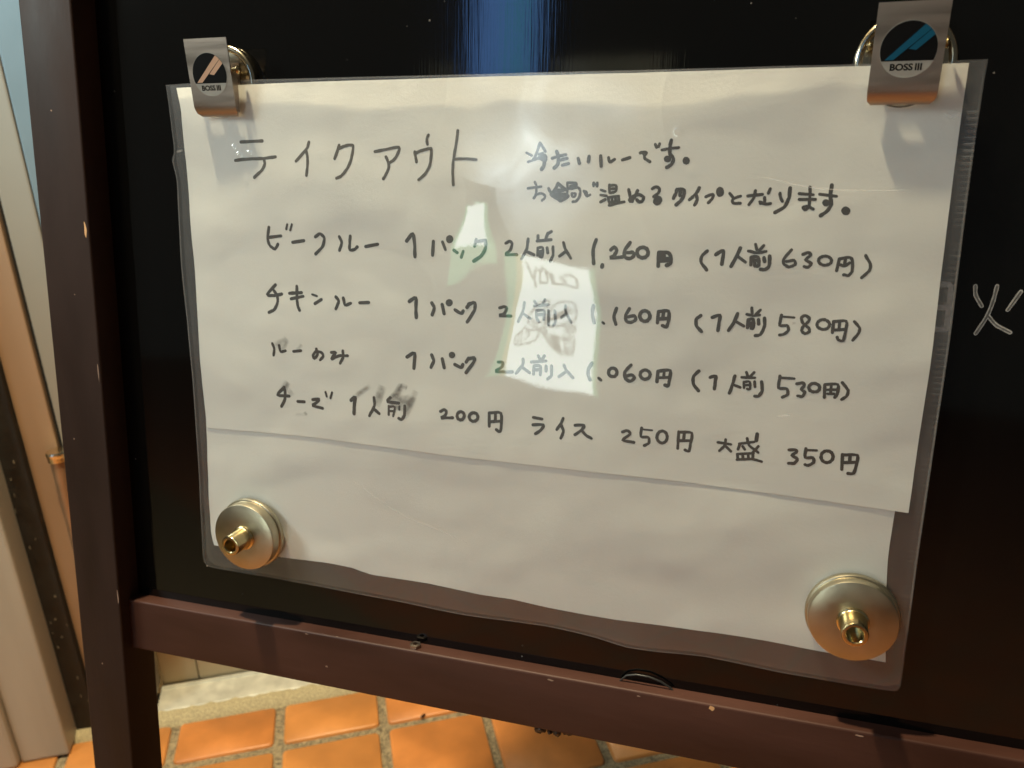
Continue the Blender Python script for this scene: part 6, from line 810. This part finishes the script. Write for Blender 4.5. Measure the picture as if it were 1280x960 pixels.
# embossed ribs of the welded side
rx = resample(RIBX, 104)
av, af, aa = [], [], []
for i, (x, y) in enumerate(rx[:-1]):
    if random.random() < 0.04: continue
    dx = rx[i+1][0] - x
    L = 1.7
    for dy, l2 in ((0, L), (0.55, L * .9)):
        soft_ribbon([(x - l2, y - dy + 0.02*l2), (x - l2*.4, y - dy), (x + l2*.4, y - dy), (x + l2, y - dy)], 0.55, film_w, av, af, aa, (0.085 if dy == 0 else 0.03) * random.uniform(.5, 1.3) * (2.6 if y > 188 else 1), 0.12)
o = bpart("weld_ribs", pc, av, af, M_rib, attr=aa)
o["kind"] = "stuff"
for k, (pts, w, a) in enumerate(zip(CREASES, (0.5, 0.5, 0.6, 1.2, 0.7), (0.35, 0.16, 0.5, 0.2, 0.3))):
    vs, fs, at = [], [], []
    soft_ribbon(resample(pts, 24), w, film_w, vs, fs, at, a, 0.08)
    bpart("crease", pc, vs, fs, M_crease, attr=at)

# ---------------------------------------------------------------- knob magnets
def knob(cx, cy, rr, top, L, label):
    t = board_thing("knob_magnet", (cx, cy, 2), label, "magnet", "round knob magnets at the foot of the pouch")
    s = rr / 15.3
    w0 = 2.35
    v, f = lathe([(15.9*s, w0), (16.3*s, w0+.3), (16.4*s, w0+1.9), (16.1*s, w0+2.5), (15.55*s, w0+2.7), (15.55*s, top-.7), (15.35*s, top-.2), (14.9*s, top), (5.7, top+.02), (5.7, top+.02)], 96, cx, cy)
    bpart("disc", t, v, f, M_brass, smooth=35)
    v, f = lathe([(5.7, top), (5.6, top+.5), (5.0, top+.8), (4.75, top+1.3), (4.6, top+L-.5), (4.35, top+L-.1), (4.0, top+L), (3.2, top+L), (2.9, top+L-.3), (2.9, top+2.0), (0.01, top+2.0)], 64, cx, cy)
    bpart("stem", t, v, f, M_brass2, smooth=40)
    return t
knob(290.8, 28.3, 15.3, 9.0, 9.6, "brass coloured knob magnet at the pouch's lower right corner, seen almost head on")
knob(30.9, 21.8, 15.6, 10.0, 10.0, "brass coloured knob magnet at the pouch's lower left corner, its stem pointing left")

# ---------------------------------------------------------------- magnetic clips
def clip_poly(poly, r, n=60):
    """Sutherland-Hodgman of poly against a circle of radius r"""
    circ = [(r*math.cos(2*math.pi*k/n), r*math.sin(2*math.pi*k/n)) for k in range(n)]
    out = poly
    for k in range(n):
        a, b = circ[k], circ[(k+1) % n]
        side = lambda p: (b[0]-a[0])*(p[1]-a[1]) - (b[1]-a[1])*(p[0]-a[0])
        inp, out = out, []
        for i in range(len(inp)):
            p, q = inp[i], inp[(i+1) % len(inp)]
            sp, sq = side(p), side(q)
            if sp >= 0: out.append(p)
            if (sp >= 0) != (sq >= 0):
                t = sp / (sp - sq)
                out.append((p[0] + t*(q[0]-p[0]), p[1] + t*(q[1]-p[1])))
        if not out: return []
    return out

def letters(parent, text, cx, cy, width, height, wf, m, name):
    cu = bpy.data.curves.new("lettering_curve", 'FONT')
    cu.body = text
    cu.size = 1
    cu.offset = 0.035
    cu.resolution_u = 4
    ob = bpy.data.objects.new("lettering_tmp", cu)
    C.objects.link(ob)
    dg = bpy.context.evaluated_depsgraph_get()
    me = bpy.data.meshes.new_from_object(ob.evaluated_get(dg))
    bpy.data.objects.remove(ob)
    xs = [v.co.x for v in me.vertices]; ys = [v.co.y for v in me.vertices]
    x0, x1, y0, y1 = min(xs), max(xs), min(ys), max(ys)
    og = ORIGIN[parent.name]
    for v in me.vertices:
        x = cx + ((v.co.x - x0) / (x1 - x0) - 0.5) * width
        y = cy + ((v.co.y - y0) / (y1 - y0) - 0.5) * height
        v.co = (Vector((x, y, wf(y))) - og) / 1000
    return link(name, me, parent, m)

def magnet_clip(cx, label, stripe, tilt):
    t = board_thing("magnetic_clip", (cx, 220, 0), label, "clip", "steel magnetic clips on the top edge of the pouch")
    # magnet disc on the board
    v, f = lathe([(14.6, 0.05), (15.0, 0.4), (15.1, 3.0), (14.8, 3.7), (13.6, 4.2), (13.0, 3.9), (12.4, 3.2), (8.0, 3.5), (0.01, 3.6)], 80, cx + 0.3, 220.3)
    bpart("magnet_disc", t, v, f, M_chrome, smooth=50)
    hw = 10.1
    prof = [(236.0, 13.4), (230, 12.6), (222, 11.4), (214, 10.2), (210.6, 9.7), (209.3, 9.2), (208.0, 8.2), (207.2, 7.0), (207.0, 6.6)]
    def pl(y, w):
        if y < 210: return hw - 0.9 * (210 - y) / 3 * (1.6 if y < 208 else .6)
        return hw
    vs, fs = [], []
    th = 0.55
    for (y, w) in prof:
        h = pl(y, w)
        sk = tilt * (y - 222)
        vs += [(cx - h + sk, y, w), (cx + h + sk, y, w), (cx + h + sk, y, w - th), (cx - h + sk, y, w - th)]
    for i in range(len(prof) - 1):
        a, b = 4*i, 4*(i+1)
        for k in range(4): fs.append((a+k, b+k, b+(k+1) % 4, a+(k+1) % 4))
    fs.append((0, 1, 2, 3)); n_ = 4*(len(prof)-1); fs.append((n_+3, n_+2, n_+1, n_))
    me_o = bpart("front_plate", t, vs, fs, M_steel, smooth=35)
    # folded side flanges
    for sd in (-1, 1):
        x = cx + sd * (hw - 0.3)
        vs = [(x, 225, 11.2), (x, 210, 9.2), (x, 208.6, 6.8), (x, 221, 6.8)]
        vs = vs + [(a - sd * 0.5, b, c) for a, b, c in vs]
        fs = [(0,1,2,3), (7,6,5,4), (0,4,5,1), (1,5,6,2), (2,6,7,3), (3,7,4,0)]
        bpart("side_flange", t, vs, fs, M_steel)
    # hinge pin with ball ends
    vs, fs = [], []
    n = 16
    pr = [(-11.9, 0.3), (-11.7, 1.2), (-11.0, 1.7), (-10.2, 1.2), (-9.8, 0.9), (9.8, 0.9), (10.2, 1.2), (11.0, 1.7), (11.7, 1.2), (11.9, 0.3)]
    for (x, r) in pr:
        for k in range(n):
            a = 2*math.pi*k/n
            vs.append((cx + x, 224.6 + r*math.cos(a), 7.9 + r*math.sin(a)))
    for i in range(len(pr)-1):
        for k in range(n): fs.append((i*n+k, i*n+(k+1) % n, (i+1)*n+(k+1) % n, (i+1)*n+k))
    bpart("hinge_pin", t, vs, fs, M_brass2, smooth=60)
    # back jaw standing off the magnet
    v, f = box(cx - 8.5, cx + 8.5, 212, 228, 3.7, 4.1)
    bpart("back_jaw", t, v, f, M_steel)
    v, f = box(cx - 3, cx + 3, 221.8, 227, 4.1, 10.2)
    bpart("hinge_bracket", t, v, f, M_steel)
    # round sticker
    r, sy = 8.15, 222.6
    pf = lambda y: 11.4 + (y - 222) * 0.151
    def disc(poly, lift, m, name):
        vs = [(cx + x, sy + y, pf(sy + y) + lift) for x, y in poly]
        return bpart(name, t, vs, [tuple(range(len(vs)))], m)
    circ = [(r*math.cos(2*math.pi*k/60), r*math.sin(2*math.pi*k/60)) for k in range(60)]
    st = disc(circ, 0.10, M_white, "round_sticker")
    blk = [p for p in clip_poly([(-20, -0.40*r), (20, -0.40*r), (20, 20), (-20, 20)], r * 0.985)]
    disc(blk, 0.14, M_black, "sticker_field")
    a = clip_poly([(-.79*r, -.36*r), (-.49*r, -.36*r), (.95*r, .90*r), (.66*r, 1.02*r)], r * 0.975)
    disc(a, 0.18, stripe, "sticker_stripe")
    a = clip_poly([(.0*r, .02*r), (.26*r, -.03*r), (1.25*r, .83*r), (1.0*r, .93*r)], r * 0.975)
    disc(a, 0.18, stripe, "sticker_stripe")
    letters(t, "BOSS", cx - .17*r, sy - .615*r, .80*r, .25*r, lambda y: pf(y) + 0.16, M_black, "sticker_lettering")
    letters(t, "III", cx + .42*r, sy - .615*r, .24*r, .25*r, lambda y: pf(y) + 0.16, M_black, "sticker_lettering")
    return t
magnet_clip(286.3, "steel clip with blue striped round sticker at the pouch's upper right", M_blue, 0.012)
magnet_clip(30.2, "steel clip with copper striped round sticker at the pouch's upper left", M_cream, 0.0)

# ---------------------------------------------------------------- dark clump of dirt behind the lower rail
dc = board_thing("dirt_clump", (176, -52, -6), "dark wet crumbly clump stuck under the lower rail near its middle", "dirt clump")
vs, fs = [], []
for b in range(60):
    cx = 168.5 + 17.5 * random.random(); cy = -46.6 - 2.6 * random.random() * math.sin(math.pi * min(1, max(0, (cx - 167) / 21)))
    r = random.uniform(0.8, 2.3); cz = random.uniform(-3, 4.5)
    s = len(vs)
    for i in range(5):
        for k in range(8):
            th = math.pi * (i + 0.5) / 5; ph = 2*math.pi*k/8
            q = r * (1 + 0.35 * noise.noise(Vector((i * 1.7, k * 1.3, b * 3.1))))
            vs.append((cx + q*math.sin(th)*math.cos(ph), cy + q*math.cos(th), cz + q*math.sin(th)*math.sin(ph)))
    for i in range(4):
        for k in range(8): fs.append((s+i*8+k, s+i*8+(k+1) % 8, s+(i+1)*8+(k+1) % 8, s+(i+1)*8+k))
    fs.append(tuple(s+k for k in reversed(range(8)))); fs.append(tuple(s+32+k for k in range(8)))
bpart("clump", dc, vs, fs, M_dirt, smooth=50)
# one dark crumb lying on a tile
cr = world_thing("seed_husk", (-0.0465 , 0.300, FLOOR), "small dark seed husk lying on a floor tile under the rail", "seed husk")
vs, fs = [], []
for i in range(7):
    for k in range(8):
        th = math.pi * (i + 0.3) / 6.6; ph = 2*math.pi*k/8
        vs.append((0.0012*math.sin(th)*math.cos(ph) + 0.001*math.cos(th), 0.0036*math.cos(th), 0.0012 + 0.0010*math.sin(th)*math.sin(ph)))
for i in range(6):
    for k in range(8): fs.append((i*8+k, i*8+(k+1) % 8, (i+1)*8+(k+1) % 8, (i+1)*8+k))
wpart("husk", cr, vs, fs, M_dirt, smooth=60)

# ---------------------------------------------------------------- lit signs across the walkway and an added glow panel, mirrored in the pouch
def prism(x0, x1, z0, z1, y0, y1): return box(x0, x1, y0, y1, z0, z1)
cs = world_thing("lit_sign", (-0.36, -2.05, FLOOR), "glowing white standing sign reading CURRY, seen only as a reflection in the pouch", "lit sign")
def spart(name, par, x0, x1, z0, z1, y0, y1, m, bevel=None):
    L = par.location
    v, f = box(x0 - L.x, x1 - L.x, y0 - L.y, y1 - L.y, z0 - L.z, z1 - L.z)
    return wpart(name, par, v, f, m, bevel=bevel)
spart("housing", cs, -0.555, -0.190, -0.30, 0.20, -2.12, -2.012, M_sign_dark, 0.006)
spart("lit_face", cs, -0.492, -0.217, SIGN_Z0, SIGN_Z1, -2.011, -2.003, M_glow)
spart("green_edge", cs, -0.548, -0.517, SIGN_Z0, SIGN_Z1, -2.011, -2.003, M_glow_green)
spart("yellow_edge", cs, -0.5165, -0.4925, SIGN_Z0, SIGN_Z1, -2.011, -2.003, M_glow_yellow)
spart("green_edge", cs, -0.2165, -0.204, SIGN_Z0, SIGN_Z1, -2.011, -2.003, M_glow_green)
for x in (-0.52, -0.23): spart("leg", cs, x, x + 0.025, FLOOR, -0.30, -2.09, -2.03, M_sign_dark)
def print_strokes(par, strokes, m, name):
    L = par.location
    vs, fs = [], []
    for k, (w, pts) in enumerate(strokes):
        tv, tf = [], []
        ribbon([(p[0], p[1]) for p in pts], w, lambda x, y: 0.0, tv, tf, 0.1, 0.0)
        s = len(vs)
        vs += [(x - L.x, -2.0022 + 0.00006 * (k % 12) - L.y, z - L.z) for x, z, _ in tv]
        fs += [tuple(s + i for i in reversed(q)) for q in tf]
    me = bpy.data.meshes.new(name)
    me.from_pydata(vs, [], fs)
    return link(name, me, par, m)
print_strokes(cs, [(w, [(x, z + SIGN_DZ) for x, z in p]) for w, p in SIGN], M_sign_line, "face_lettering")
print_strokes(cs, [(w, [(x, z + SIGN_DZ) for x, z in p]) for w, p in SIGN3], M_sign_line, "face_drawing")
ps = world_thing("sign_pole", (-0.58, -2.10, FLOOR), "dark pole carrying blue and white lit boxes and an added pale glow panel, seen only as a reflection above the pouch", "sign pole")
spart("pole", ps, -0.60, -0.56, FLOOR + 0.02, 1.55, -2.17, -2.125, M_sign_dark)
spart("base", ps, -0.72, -0.45, FLOOR, FLOOR + 0.02, -2.28, -2.02, M_sign_dark)
spart("picture_box", ps, -0.722, -0.555, 0.155, 0.46, -2.118, -2.012, M_sign_dark, 0.004)
spart("picture_box_green_face", ps, -0.716, -0.575, 0.165, 0.355, -2.0115, -2.005, M_glow_green)
spart("picture_box_face", ps, -0.700, -0.592, 0.205, 0.350, -2.0045, -2.001, M_glow)
spart("haze_glow_panel", ps, -0.84, -0.10, 0.13, 0.90, -2.1115, -2.105, M_glow_pale)  # unseen panel added for the pale haze column on the pouch
spart("blue_box", ps, -0.725, -0.425, 0.80, 1.50, -2.118, -2.012, M_sign_dark, 0.004)
spart("blue_face", ps, -0.67, -0.548, 0.81, 1.49, -2.0115, -2.005, M_glow_blue)
spart("teal_face", ps, -0.547, -0.517, 0.81, 1.49, -2.0115, -2.005, M_glow_teal)
spart("blue_face", ps, -0.516, -0.47, 0.81, 1.49, -2.0115, -2.005, M_glow_blue)
print_strokes(ps, SIGN2, M_sign_line, "picture_drawing")
